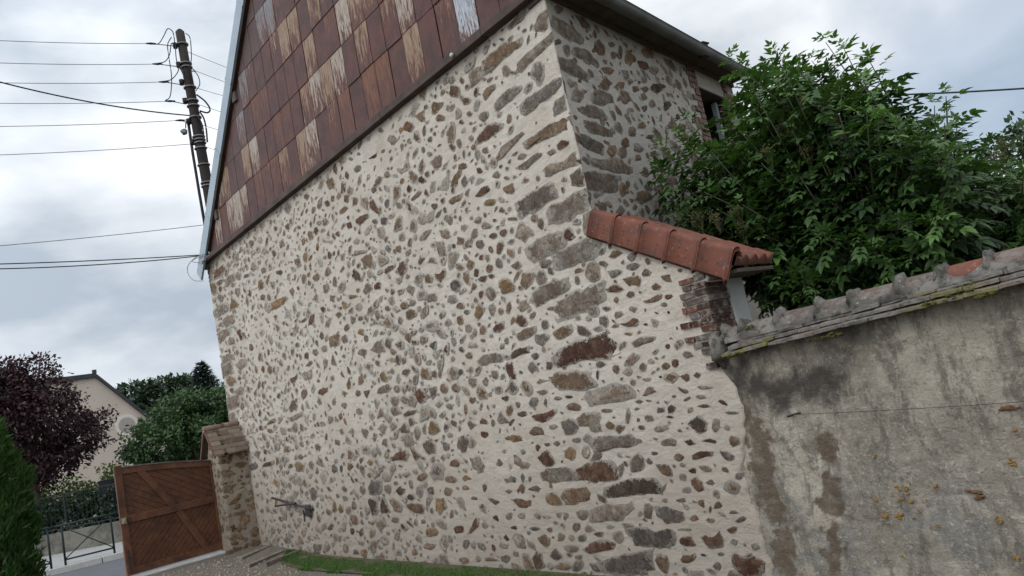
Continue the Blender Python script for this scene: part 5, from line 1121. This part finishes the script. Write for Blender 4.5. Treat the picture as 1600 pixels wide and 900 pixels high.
poly = [(1022,250),(1065,215),(1120,205),(1145,150),(1160,105),(1200,100),(1260,105),(1340,110),(1380,170),(1410,210),(1480,190),(1500,250),(1500,420),(1400,455),(1300,470),(1190,490),(1150,430),(1080,380),(1045,340)]
def inpoly(x, y):
    c = False
    for i in range(len(poly)):
        (a, b), (d, e) = poly[i], poly[i-1]
        if (b > y) != (e > y) and x < (d-a)*(y-b)/(e-b) + a: c = not c
    return c
while len(fill) < 430:
    u, v = rng.uniform(1020, 1500), rng.uniform(105, 490)
    if not inpoly(u, v): continue
    y = rng.uniform(0.75, 2.6); p = on_y(u, v, y)
    if p.x < -3.80 - 0.2*p.y or p.z < 1.3: continue
    fill.append(p)
for k in range(25):                                                # the unseen back of the bush
    fill.append(Vector((rng.uniform(-3.4, -2.1), rng.uniform(2.2, 3.0), rng.uniform(1.4, 2.7))))
flw = [on_y(u, v, y) for u, v, y in [(1215,180,1.1),(1258,160,1.2),(1300,190,1.2),(1118,345,0.75),(1150,335,0.85),(1090,340,0.75),(1230,205,1.1),(1260,240,1.0),(1200,240,0.95),(1320,215,1.2),(1285,155,1.3),(1160,362,0.85)]]
elder('elder_bush', (-2.15, 1.75, 0), tips, fill, 'large leafy elder bush rising behind the coping against the barn side', 2.0, 0.185, flowers=flw)
tips2 = [(on_y(u, v, y), 0) for u, v, y in [(1520,245,2.6),(1545,230,2.8),(1505,270,2.4),(1570,260,2.6),(1595,275,2.7),(1540,290,2.2),(1590,320,2.3),(1510,330,2.0),(1560,345,2.1),(1630,260,2.6),(1660,300,2.5)]]
fill2 = [on_y(rng.uniform(1490, 1700), rng.uniform(265, 420), rng.uniform(1.7, 3.0)) for _ in range(130)]
elder('elder_bush', (-1.05, 2.5, 0), tips2, fill2, 'olive tinged elder bush at the right edge behind the mossy coping', 1.75, 0.17, flowers=[on_y(u, v, y) for u, v, y in [(1508,235,2.3),(1560,250,2.3),(1520,345,1.7),(1590,290,2.2),(1570,230,2.6)]])
M_leafR = leaf_mat('ash_leaf', (0.014, 0.034, 0.014), (0.05, 0.09, 0.03), 0.2)
b0 = at_dist(1640, 560, 13); b0.z = 0
tree('slender_tree', b0, [(tuple(at_dist(1610, 265, 13)), (0.9, 0.9, 0.75)), (tuple(at_dist(1595, 215, 13)), (0.28, 0.3, 0.35)), (tuple(at_dist(1550, 240, 13)), (0.22, 0.25, 0.28)), (tuple(at_dist(1690, 230, 13)), (0.8, 0.8, 0.9)), (tuple(at_dist(1640, 400, 13)), (1.3, 1.0, 1.0))], 9000, 0.11, M_leafR, 'small leaved tree beyond the elders at the right edge', 0.1, 5, gap=0.55, nscale=2.5, shell=0.3)
b0 = at_dist(1400, 500, 17); b0.z = 0
tree('background_tree', b0, [(tuple(at_dist(1400, 400, 17)), (1.9, 1.5, 1.5)), (tuple(at_dist(1540, 400, 17)), (1.6, 1.5, 1.4)), (tuple(at_dist(1290, 420, 17)), (1.5, 1.5, 1.2))], 11000, 0.2, M_leafR, 'dark tree seen through gaps low in the elder foliage', 0.15, 9, gap=0.5, shell=0.3)

# ------------------------------------------------------------------ left side: hedge, trees, fence, house
M_thuja = leaf_mat('thuja_spray', (0.009, 0.030, 0.007), (0.055, 0.125, 0.022), 0.2, 0.6, 0.25)
hc = on_x(0, 672, -9.0); hedge = thing('clipped_hedge', (-9.0, hc.y - 0.25, 0), 'bright green clipped thuja hedge at the far left edge', 'hedge')
r = np.random.default_rng(8); n = 15000; HY = hc.y - 0.27
zt = r.random(n)**0.85*2.35; a = r.random(n)*6.283
rad = 0.42*(np.clip(1 - (zt/2.42)**5, 0, 1))**0.5*(0.90 + 0.22*r.random(n)) + 0.11*np.array([mnoise.fractal(Vector((math.cos(x)*2.2, math.sin(x)*2.2, y_*1.3)), 0.9, 2.0, 3) for x, y_ in zip(a, zt*2)])
P = np.stack([-9.0 + np.cos(a)*rad*1.2, HY + np.sin(a)*rad, zt], 1)
D = np.stack([np.cos(a)*0.5, np.sin(a)*0.5, np.full(n, 0.9)], 1) + r.normal(size=(n, 3))*0.35; N_ = np.stack([np.cos(a), np.sin(a), np.zeros(n)], 1) + r.normal(size=(n, 3))*0.5
V_, F_, sh = cards(P, D, N_, 0.06 + 0.07*r.random(n), 0.014 + 0.018*r.random(n), np.clip(0.02 + 0.34*zt/2.3 + 0.45*r.random(n)**2, 0, 1))
arrays_build('foliage', V_, F_, M_thuja, hedge, dict(shade=sh))
hk_ = MB(); hk_.tube([(-9, HY, 0), (-9, HY, 1.2), (-9, HY, 2.0)], [0.33, 0.33, 0.2], 12); hk_.build('inner_twigs', simple('dead_twigs', (0.02, 0.018, 0.01), (0.05, 0.04, 0.022), 20, 0.95, 0.8, 0.03, 30), hedge)
P = on_x(44, 800, -9.6); gp = MB(); gp.box((-9.66, P.y - 0.06, 0.0), (-9.58, P.y + 0.008, 1.25), 0.0); tag(gp.build('gate_post', M_gate_frame, bevel=0.006), 'narrow brown wooden post beside the clipped green hedge', 'post')

# street barriers
M_steel = simple('dark_green_steel', (0.010, 0.018, 0.016), (0.022, 0.033, 0.03), 8, 0.7, 0.1, 0.002, 30, None, 0.2)
def barrier(y0, y1, label):
    c = thing('street_barrier', (kerb_x((y0+y1)/2) - 0.12, (y0+y1)/2, 0), label, 'barrier', 'steel barriers along the pavement')
    A = Vector((kerb_x(y0) - 0.13, y0, 0)); B2 = Vector((kerb_x(y1) - 0.13, y1, 0)); up = Vector((0, 0, 1))
    for q in (A, B2):
        pm = MB(); pm.tube([q, q + up*0.83], 0.022, 8); pm.build('post', M_steel, c, smooth=True)
    pm = MB(); d = (B2 - A).normalized(); pm.tube([A + up*0.825 - d*0.12, B2 + up*0.825 + d*0.12], 0.024, 8); pm.build('top_rail', M_steel, c, smooth=True)
    pm = MB(); pm.tube([A + up*0.12, B2 + up*0.12], 0.018, 8); pm.build('bottom_rail', M_steel, c, smooth=True)
    mid = A.lerp(B2, 0.5) + up*0.46
    pm = MB()
    for s0, s1 in ((A + up*0.13, B2 + up*0.80), (A + up*0.80, B2 + up*0.13)): pm.tube([s0, s1], 0.012, 6)
    pm.build('cross_brace', M_steel, c, smooth=True)
q1, q2 = on_z(104, 884, 0), on_z(181, 865, 0)
barrier(q1.y, q2.y, 'dark green steel barrier with crossed bars beside the gate'); barrier(q1.y - 0.25 - (q2.y - q1.y), q1.y - 0.25, 'dark green steel barrier half hidden behind the green hedge'); barrier(q2.y + 0.25, 2*q2.y - q1.y + 0.25, 'dark green steel barrier hidden mostly behind the wooden gate')

# low wall with fence on it
A, B2 = on_z(45, 874, 0), on_z(192, 846, 0); d = (B2 - A).normalized(); A2 = A - d*2.2; B3 = B2 + d*6.0; nrm = Vector((d.y, -d.x, 0))*-1
if nrm.x > 0: nrm = -nrm
lw = MB(); NSeg = 40; rowsA = []
for i in range(NSeg+1):
    p = A2.lerp(B3, i/NSeg); hgt = 0.50 + 0.0*i
    rowsA.append([lw.vert(p + Vector((0, 0, -0.1))), lw.vert(p + Vector((0, 0, hgt))), lw.vert(p + nrm*0.22 + Vector((0, 0, hgt))), lw.vert(p + nrm*0.22 + Vector((0, 0, -0.1)))])
for a, b in zip(rowsA[:-1], rowsA[1:]):
    for i in range(3): lw.face(a[i+1], a[i], b[i], b[i+1])
m = MT('grey_render', 0.95, 0.15); c = m.mix(m.step(m.noise(2, 6, 0.65), 0.35, 0.65), (0.085, 0.08, 0.068), (0.165, 0.153, 0.13)); c = m.mix(m.step(m.noise(7, 6, 0.7), 0.5, 0.7, 0, 0.6), c, (0.07, 0.066, 0.06)); m.base(c); m.bump(m.noise(30, 5), 0.6, 0.012)
tag(lw.build('low_wall', m.m), 'low grey rendered wall across the street under the dark railings', 'wall')
fnc = thing('railing_fence', A.lerp(B2, 0.5) + nrm*0.11 + Vector((0, 0, 0.5)), 'black railing fence standing on the low grey wall', 'fence')
pm = MB(); Lf = (B3 - A2).length; top_z = 1.42
for z_ in (0.58, top_z): pm.tube([A2 + nrm*0.11 + Vector((0, 0, z_)), B3 + nrm*0.11 + Vector((0, 0, z_))], 0.016, 6)
pm.build('rail', M_steel, fnc); pm = MB(); s_ = 0.0
while s_ < Lf: p = A2 + d*s_ + nrm*0.11; pm.tube([p + Vector((0, 0, 0.56)), p + Vector((0, 0, 1.42))], 0.0045, 4); s_ += 0.13
pm.build('bars', M_steel, fnc)
for i in range(0, int(Lf/1.5)+1):
    pm = MB(); p = A2 + d*(0.3 + 1.5*i) + nrm*0.11; pm.tube([p + Vector((0, 0, 0.45)), p + Vector((0, 0, 1.46))], 0.026, 8); pm.build('post', M_steel, fnc)
M_hedge2 = leaf_mat('dark_hedge_leaf', (0.003, 0.009, 0.004), (0.014, 0.032, 0.011), 0.05)
hb = []
for i in range(14):
    p = A2.lerp(B3, (i+0.5)/14) + nrm*0.85; hb.append(((p.x, p.y, 0.62), (0.6, 0.6, 0.78)))
h2 = thing('dark_hedge', A.lerp(B2, 0.5) + nrm*0.9, 'dark hedge growing right behind the black railings', 'hedge'); crown('foliage', hb, 26000, 0.11, M_hedge2, h2, gap=0.3, shell=0.5, seed=4)
M_lime = leaf_mat('lime_leaf', (0.05, 0.08, 0.018), (0.17, 0.22, 0.055), 0.3)
b0 = on_x(160, 800, -25.6); c0 = on_x(165, 740, -25.6)
tree('lime_shrub', (b0.x, b0.y, 0), [((c0.x, c0.y + 0.1, c0.z - 0.5), (0.6, 0.9, 0.75)), ((c0.x, c0.y - 1.3, c0.z - 0.5), (0.6, 0.9, 0.7)), ((c0.x, c0.y - 2.4, c0.z - 0.6), (0.6, 0.9, 0.6))], 9000, 0.11, M_lime, 'yellow green shrub over the railings beside the gate', 0.05, 6, 'shrub', gap=0.3, shell=0.2)
bx = MB(); p = on_x(170, 768, -22.6); bx.box((p.x - 0.02, p.y - 0.22, p.z - 0.32), (p.x + 0.02, p.y + 0.22, p.z + 0.28), 0.0); bx.box((p.x - 0.025, p.y - 0.235, p.z + 0.28), (p.x + 0.025, p.y + 0.235, p.z + 0.31))
tag(bx.build('black_board', simple('black_panel', (0.008, 0.010, 0.011), (0.016, 0.018, 0.019), 6, 0.6), bevel=0.004), 'black rectangular panel above the railings near the gate', 'board')
sg = thing('notice_board', on_x(49, 832, -22.9), 'small white notice board beside the green hedge', 'notice board')
pm = MB(); p = on_x(49, 832, -22.9); pm.box((p.x - 0.012, p.y - 0.10, p.z - 0.13), (p.x + 0.012, p.y + 0.10, p.z + 0.13)); pm.build('panel', simple('white_board', (0.38, 0.38, 0.37), (0.5, 0.5, 0.48), 9), sg)
pm = MB(); pm.box((p.x + 0.013, p.y - 0.01, p.z - 0.07), (p.x + 0.015, p.y + 0.006, p.z + 0.05)); pm.build('mark', M_iron, sg)
pm = MB(); pm.tube([(p.x - 0.02, p.y, 0.3), (p.x - 0.02, p.y, p.z + 0.13)], 0.02, 6); pm.build('post', M_steel, sg)

# purple-leaved plum, green tree, conifer, far wood
M_plum = leaf_mat('plum_leaf', (0.012, 0.007, 0.010), (0.062, 0.026, 0.032), 0.15, 0.5, 0.35)
b0 = on_x(62, 850, -25); px_ = -25
def X(u, v, x=-25): return tuple(on_x(u, v, x))
def tall(p, z): return (p[0], p[1], z)
tree('purple_plum_tree', (b0.x, b0.y, 0), [(X(40, 650), (1.5, 1.5, 1.1)), (X(45, 597), (0.95, 0.95, 0.72)), (X(0, 640), (1.2, 1.2, 1.25)), (X(110, 678), (1.05, 0.95, 0.6)), (X(148, 655), (0.6, 0.6, 0.36)), (X(62, 566), (0.4, 0.4, 0.26)), (X(15, 577), (0.5, 0.5, 0.32)), (X(85, 712), (1.1, 1.0, 0.6)), (X(165, 640), (0.28, 0.28, 0.14)), (X(155, 690), (0.4, 0.4, 0.2)), (X(-40, 640), (1.3, 1.2, 1.2)), (X(60, 735), (1.0, 0.9, 0.5)), (X(88, 625), (0.5, 0.5, 0.4))], 42000, 0.12, M_plum, 'dark purple leaved plum tree across the street', 0.17, 2, gap=0.56, shell=0.3, nscale=2.3)
M_green = leaf_mat('broad_leaf', (0.014, 0.034, 0.013), (0.07, 0.12, 0.045), 0.2, 0.5, 0.35)
b0 = on_x(290, 800, -24.5)
tree('broad_green_tree', (b0.x, b0.y, 0), [(X(290, 670, -24.5), (1.4, 1.3, 1.0)), (X(318, 643, -24.5), (1.1, 1.0, 0.75)), (X(250, 690, -24.5), (1.2, 1.1, 0.75)), (X(345, 660, -24.5), (1.2, 1.1, 1.1)), (X(215, 705, -24.5), (0.6, 0.6, 0.42)), (X(345, 625, -24.5), (0.6, 0.55, 0.3)), (X(280, 625, -24.5), (0.6, 0.55, 0.4)), (X(380, 640, -24.5), (1.1, 1.0, 1.0))], 40000, 0.12, M_green, 'broad green tree between the pale house and the barn corner', 0.14, 3, gap=0.55, shell=0.35, nscale=2.2)
M_far = leaf_mat('far_leaf', (0.012, 0.026, 0.013), (0.04, 0.068, 0.035), 0.15)
for i, (u, v, ru, rv, lab) in enumerate([(215, 618, 26, 15, 'rounded far tree just right of the pale house roof'), (262, 612, 26, 18, 'rounded far tree between the house roof and the conifer'), (288, 606, 20, 14, 'small far tree nearest to the left of the conifer'), (240, 640, 40, 22, 'wide far tree low behind the pale house roof slope'), (345, 640, 20, 12, 'far tree to the right of the conifer by the barn corner')]):
    s_ = 62/1180*1.3; c = Vector(X(u, v, -62)); tree('far_tree', (c.x, c.y, 0), [(tuple(c), (ru*s_, ru*s_, rv*s_)), ((c.x, c.y + ru*s_*0.5, c.z - 0.3), (ru*s_*0.6, ru*s_*0.7, rv*s_*0.8)), ((c.x, c.y, c.z*0.5), (ru*s_*0.8, ru*s_*0.9, c.z*0.4))], 4200, 0.4, M_far, lab, 0.25, 20 + i, group='trees far behind the house', gap=0.38, shell=0.45, nscale=0.9)
M_con = leaf_mat('conifer_needle', (0.010, 0.022, 0.016), (0.026, 0.045, 0.032), 0.05)
c = Vector(X(313, 566, -56)); con = thing('conifer', (c.x, c.y, 0), 'tall dark conifer spire rising above the far trees', 'conifer')
tk = MB(); tk.tube([(c.x, c.y, 0), (c.x, c.y, c.z*0.6), tuple(c)], [0.25, 0.14, 0.02], 8); tk.build('trunk', M_bark, con)
P_, D_, N2, L2, W2, S2 = [], [], [], [], [], []
for k in range(46):
    f = (k/46)**0.8; z_ = c.z - 0.12 - f*5.2; R_ = 0.12 + f*3.3
    for b_ in range(20):
        a = rng.random()*6.283; Lb = R_*rng.uniform(0.65, 1.1)
        for s_ in range(int(5 + Lb*6)):
            t_ = rng.random()**0.7; P_.append((c.x + math.cos(a)*Lb*t_, c.y + math.sin(a)*Lb*t_, z_ - 0.18*Lb*t_ + 0.35*Lb*t_*t_ + rng.gauss(0, 0.03)))
            D_.append((math.cos(a) + rng.gauss(0, 0.5), math.sin(a) + rng.gauss(0, 0.5), rng.gauss(0.05, 0.3))); N2.append((rng.gauss(0, 0.5), rng.gauss(0, 0.5), 1)); L2.append(rng.uniform(0.2, 0.42)); W2.append(0.11); S2.append(rng.random())
V_, F_, sh = cards(np.array(P_), np.array(D_), np.array(N2), np.array(L2), np.array(W2), np.array(S2)); arrays_build('crown', V_, F_, M_con, con, dict(shade=sh))

# pale house across the street
HX = -40.0
hz_ = thing('pale_house', (HX - 3, 2.0, 0), 'pale rendered house gable with a blank round oculus and dark roof edge', 'house')
ap = on_x(149, 590, HX); er = on_x(238, 660, HX); slope = (er.z - ap.z)/(er.y - ap.y); yE = ap.y + 3.6; zE = ap.z + slope*3.6
M_hrender = simple('pale_render', (0.42, 0.36, 0.30), (0.48, 0.415, 0.35), 0.7, 0.95, 0.3, 0.01, 20)
hm = MB(); yl = ap.y - 7.0
pts = [(yl, -0.2), (yE, -0.2), (yE, zE), (ap.y, ap.z), (yl, ap.z)]
f_ = [hm.vert((HX, p[0], p[1])) for p in pts]; b_ = [hm.vert((HX - 7, p[0], p[1])) for p in pts]; hm.face(*f_); hm.face(*b_[::-1])
for i in range(5): hm.face(f_[(i+1) % 5], f_[i], b_[i], b_[(i+1) % 5])
hm.build('wall', M_hrender, hz_)
hr = MB()
for (p, q) in (((yl - 0.2, ap.z), (ap.y, ap.z)), ((ap.y, ap.z), (yE + 0.3, zE + slope*0.3))):
    P4 = [(p[0], p[1] + 0.004), (q[0], q[1] + 0.004), (q[0], q[1] + 0.2), (p[0], p[1] + 0.2)]
    f_ = [hr.vert((HX + 0.15, a, b)) for a, b in P4]; b_ = [hr.vert((HX - 7.1, a, b)) for a, b in P4]; hr.face(*f_); hr.face(*b_[::-1])
    for i in range(4): hr.face(f_[(i+1) % 4], f_[i], b_[i], b_[(i+1) % 4])
hr.box((HX + 0.02, ap.y - 0.12, ap.z + 0.19), (HX + 0.17, ap.y + 0.05, ap.z + 0.36))
hr.build('roof', simple('slate_edge', (0.022, 0.024, 0.028), (0.045, 0.048, 0.052), 2, 0.7), hz_)
oc = on_x(198, 664, HX)
def disc(rad, x, name, mat):
    q = MB(); n = 36; ring = [q.vert((x, oc.y + rad*math.cos(2*math.pi*k/n), oc.z + rad*math.sin(2*math.pi*k/n))) for k in range(n)]; ri = [q.vert((HX - 0.05, oc.y + rad*math.cos(2*math.pi*k/n), oc.z + rad*math.sin(2*math.pi*k/n))) for k in range(n)]
    q.face(*ring)
    for k in range(n): q.face(ring[(k+1) % n], ring[k], ri[k], ri[(k+1) % n])
    return q.build(name, mat, hz_)
disc(0.52, HX + 0.03, 'oculus_surround', simple('oculus_ring', (0.52, 0.48, 0.43), (0.56, 0.52, 0.47), 3)); disc(0.36, HX + 0.045, 'oculus', simple('oculus_fill', (0.27, 0.25, 0.22), (0.33, 0.30, 0.265), 4))

# ------------------------------------------------------------------ utility pole and wires
PD = 16.0; pt = at_dist(281, 50, PD); pm_ = at_dist(326, 300, PD); pbz = pm_ + (pm_ - pt)*((pm_.z + 0.2)/(pt.z - pm_.z))
pole = thing('utility_pole', (pbz.x, pbz.y, 0), 'dark wooden utility pole with insulators and looped cables behind the barn', 'utility pole')
pl = MB(); N_ = 10; pl.tube([pbz.lerp(pt, i/N_) for i in range(N_+1)], [0.14 - 0.05*i/N_ for i in range(N_+1)], 12); pl.tube([pt, pt + (pt-pbz).normalized()*0.06], [0.09, 0.035], 12)
M_pole = simple('tarred_pole', (0.012, 0.010, 0.010), (0.034, 0.026, 0.023), 5, 0.85, 0.6, 0.01, 40, (1, 1, 0.15)); pl.build('shaft', M_pole, pole, smooth=True)
paxis = (pt - pbz).normalized()
view = (Vector(CAM) - pt); view.z = 0; view.normalize(); lefty = Vector((-view.y, view.x, 0)) 
if (ROT.transposed() @ lefty).x > 0: lefty = -lefty
def on_pole(v):
    best = min((abs(0), ) , default=None)
    lo, hi = 0.0, 1.0
    for _ in range(40):
        mid = (lo + hi)/2; q = ROT.transposed() @ (pbz.lerp(pt, mid) - Vector(CAM)); vv = 450 - q.y*1180/-q.z
        if vv > v: lo = mid
        else: hi = mid
    return pbz.lerp(pt, lo)
M_black = simple('black_cable', (0.008, 0.008, 0.009), (0.02, 0.02, 0.021), 9, 0.6, 0)
M_wire = simple('grey_wire', (0.14, 0.145, 0.155), (0.19, 0.195, 0.205), 9, 0.6, 0)
M_band = simple('steel_band', (0.14, 0.135, 0.13), (0.24, 0.235, 0.23), 9, 0.5, 0.1)
for v in (72, 102, 129, 158, 190, 222):
    p = on_pole(v) + lefty*0.14 + view*0.02; q = MB(); q.tube([p - paxis*0.055, p + paxis*0.055], [0.045, 0.05], 10); q.tube([p, p - lefty*0.12], 0.02, 6); q.build('insulator', M_black, pole, smooth=True)
for v in (70, 100, 106, 137, 158, 166, 184, 214, 219, 224, 232, 258, 286, 291):
    c = on_pole(v); q = MB(); q.tube([c - paxis*0.010, c + paxis*0.010], 0.128, 14); q.build('band', M_band, pole)
cdt = MB(); cdt.tube([on_pole(190) + lefty*0.15, on_pole(240) + lefty*0.17, on_pole(300) + lefty*0.18, on_pole(500) + lefty*0.19], 0.03, 8); cdt.build('conduit', M_black, pole, smooth=True)
def P_(u, v, d=PD - 0.12): return at_dist(u, v, d)
def smooth_pts(pts, k=6):
    out = []
    for i in range(len(pts)-1):
        p0, p1, p2, p3 = pts[max(i-1, 0)], pts[i], pts[i+1], pts[min(i+2, len(pts)-1)]
        for s_ in range(k):
            t_ = s_/k; out.append(0.5*((2*p1) + (p2 - p0)*t_ + (2*p0 - 5*p1 + 4*p2 - p3)*t_*t_ + (3*p1 - p0 - 3*p2 + p3)*t_**3))
    out.append(pts[-1]); return out
loops = [([(237,69),(248,68),(256,56),(262,45),(270,50),(273,66)], .010), ([(245,99),(258,96),(265,85),(268,68),(276,70)], .010), ([(256,127),(268,124),(278,112),(280,96)], .010), ([(258,157),(266,150),(268,120),(264,90),(262,70),(268,58)], .010),
    ([(274,70),(276,95),(284,112),(288,120)], .010), ([(290,52),(297,60),(299,90),(297,108),(304,112)], .010), ([(302,108),(310,120),(312,132),(306,142)], .010), ([(307,148),(320,158),(328,170),(324,176),(312,173)], .018), ([(312,175),(318,184),(322,200),(324,222)], .018), ([(296,186),(291,190),(290,200)], .012), ([(306,180),(314,190),(318,205),(318,222)], .014)]
for pts, rr_ in loops:
    q = MB(); q.tube(smooth_pts([P_(*p) for p in pts]), rr_, 5); q.build('jumper_cable', M_black, pole, smooth=True)
q = MB(); q.blob(P_(288, 206), (0.07, 0.07, 0.05), 0.3, 8, 5); q.build('coil', M_wire, pole)
def strung(label, a, b, sag, rad, mat=M_wire, group='overhead wires'):
    a, b = Vector(a), Vector(b); pts = [a.lerp(b, i/24) + Vector((0, 0, -sag*4*(i/24)*(1 - i/24))) for i in range(25)]; q = MB(); q.tube(pts, rad, 5)
    return tag(q.build('overhead_wire', mat), label, 'wire', group)
ordn = ['topmost', 'second from the top', 'third from the top', 'fourth from the top', 'fifth from the top', 'lowest']
for (v0, u1, v1), w in zip(((62, 236, 68), (97, 246, 100), (128, 256, 128), (160, 266, 158), (196, 282, 188), (240, 304, 224)), ordn):
    a = P_(u1, v1) if u1 < 290 else on_pole(v1) + lefty*0.13; e = on_x(-60, v0 - (v1 - v0)*0.25, a.x - 0.2)
    strung('thin grey wire leaving the pole to the left, %s of six' % w, a, e, 0.03, 0.0065)
    if w != 'lowest':                                     # taut bare end between clamp and insulator
        q = MB(); q.tube([a, on_pole(v1 + 4) + lefty*0.14], 0.009, 5); q.build('tie_wire', M_black, pole)
        q = MB(); dd = (e - a).normalized(); q.tube([a - dd*0.1, a, a + dd*0.1], [0.012, 0.024, 0.012], 6); q.build('clamp', M_black, pole)
strung('thick dark cable rising to the left from the pole across the thin wires', on_pole(180) + lefty*0.1, on_x(-60, 112, pt.x - 0.2), 0.12, 0.014, M_black)
for i, (u0, v0, u1, v1) in enumerate([(303, 80, 362, 105), (305, 107, 356, 127), (306, 136, 352, 149), (311, 162, 348, 174), (318, 194, 344, 202), (325, 228, 342, 234)]):
    f = 2.2; strung('thin wire from pole to barn verge, %s of six' % ordn[i], on_pole((v0 + 2) - 4), at_dist(u0 + (u1-u0)*f, v0 + (v1-v0)*f, 21.0), 0.02, 0.006)
eave = on_y(318, 398, -0.02)
strung('double thin wire reaching the barn eave, upper strand', on_y(322, 351, 0.25), on_x(-60, 389, -13.4), 0.02, 0.006)
strung('black cable fixed to the barn eave corner, upper of the pair', eave, on_x(-60, 414, -13.2), 0.02, 0.009, M_black)
strung('black cable fixed to the barn eave corner, lower of the pair', eave + Vector((0, -0.03, -0.015)), on_x(-60, 421, -13.2), 0.05, 0.009, M_black)
q = MB(); q.tube(smooth_pts([on_y(u, v, -0.16) for u, v in [(322, 396), (306, 402), (294, 415), (294, 428), (303, 438), (318, 439)]]), 0.006, 5); q.tube(smooth_pts([on_y(u, v, -0.16) for u, v in [(322, 399), (310, 402), (300, 408), (310, 410), (322, 405)]]), 0.006, 5)
q.tube(smooth_pts([on_y(u, v, -0.15) for u, v in [(316, 412), (320, 404), (328, 398), (326, 394)]]), 0.012, 5)
tag(q.build('cable_loop', M_wire), 'loose curl of grey cable hanging at the barn eave corner', 'cable')
e0, e1 = on_y(1190, 150, 6.5), on_y(1660, 134, 6.5); strung('black cable crossing the sky above the elder bushes', e0, e1, 0.05, 0.012, M_black)

# ------------------------------------------------------------------ grass strip along the foot of the wall
M_grass = leaf_mat('grass_blade', (0.022, 0.06, 0.010), (0.075, 0.17, 0.026), 0.25, 0.6, 0.25)
r = np.random.default_rng(3); n = 60000
x = -10.9 + 8.4*r.random(n)
edge = np.interp(x, [-10.9, -10.3, -9.3, -8.0, -6.5, -4.8, -2.5], [-0.12, -0.52, -0.56, -0.50, -0.46, -0.5, -0.6]) + np.array([0.05*mnoise.noise(Vector((q*3, 0, 4))) for q in x])
inner = np.interp(x, [-10.9, -9, -7, -5, -2.5], [-0.07, -0.10, -0.05, -0.04, -0.03]) + np.array([0.035*mnoise.noise(Vector((q*4, 7, 4))) - 0.01 for q in x])
yv = inner + (edge - inner)*r.random(n)
keepm = np.array([mnoise.noise(Vector((a*2.2, b*5, 2))) for a, b in zip(x, yv)]) > (-0.42 + 0.45*((yv - inner)/(edge - inner) > 0.8))
x, yv = x[keepm], yv[keepm]; n = len(x)
P = np.stack([x, yv, np.array([gz(a, b) - 0.004 for a, b in zip(x, yv)])], 1)
D = r.normal(size=(n, 3))*0.38 + np.array([0, 0, 1.0]); N_ = r.normal(size=(n, 3)) + np.array([0.6, -0.6, 0])
V_, F_, sh = cards(P, D, N_, 0.014 + 0.045*r.random(n)**2, 0.004 + 0.004*r.random(n), r.random(n))
tag(arrays_build('grass', V_, F_, M_grass, None, dict(shade=sh)), kind='stuff')
ts = MB(); xs_ = [-10.95 + 0.15*i for i in range(57)]; rws = []
for q in xs_:
    e_ = float(np.interp(q, [-10.9, -10.3, -9.3, -8.0, -6.5, -4.8, -2.5], [-0.12, -0.52, -0.56, -0.50, -0.46, -0.5, -0.6])) + 0.03; rws.append((ts.vert((q, e_, gz(q, 0) + 0.012)), ts.vert((q, -0.02, gz(q, 0) + 0.022))))
for a, b in zip(rws[:-1], rws[1:]): ts.face(a[0], b[0], b[1], a[1])
tag(ts.build('turf', simple('turf_soil', (0.05, 0.05, 0.022), (0.10, 0.085, 0.048), 9, 0.95, 0.8, 0.02, 60)), kind='structure')
# loose pebbles on the gravel by the gate
pbm = MB()
for _ in range(260):
    x, yv = rng.uniform(-12.1, -9.2), rng.uniform(-1.6, -0.5)
    s_ = rng.uniform(0.008, 0.022); pbm.blob((x, yv, gz(x, yv) + s_*0.3), (s_, s_*0.8, s_*0.6), 0.3, 6, 4)
tag(pbm.build('pebbles', simple('pebble', (0.20, 0.17, 0.13), (0.38, 0.33, 0.26), 30), smooth=True), kind='stuff')
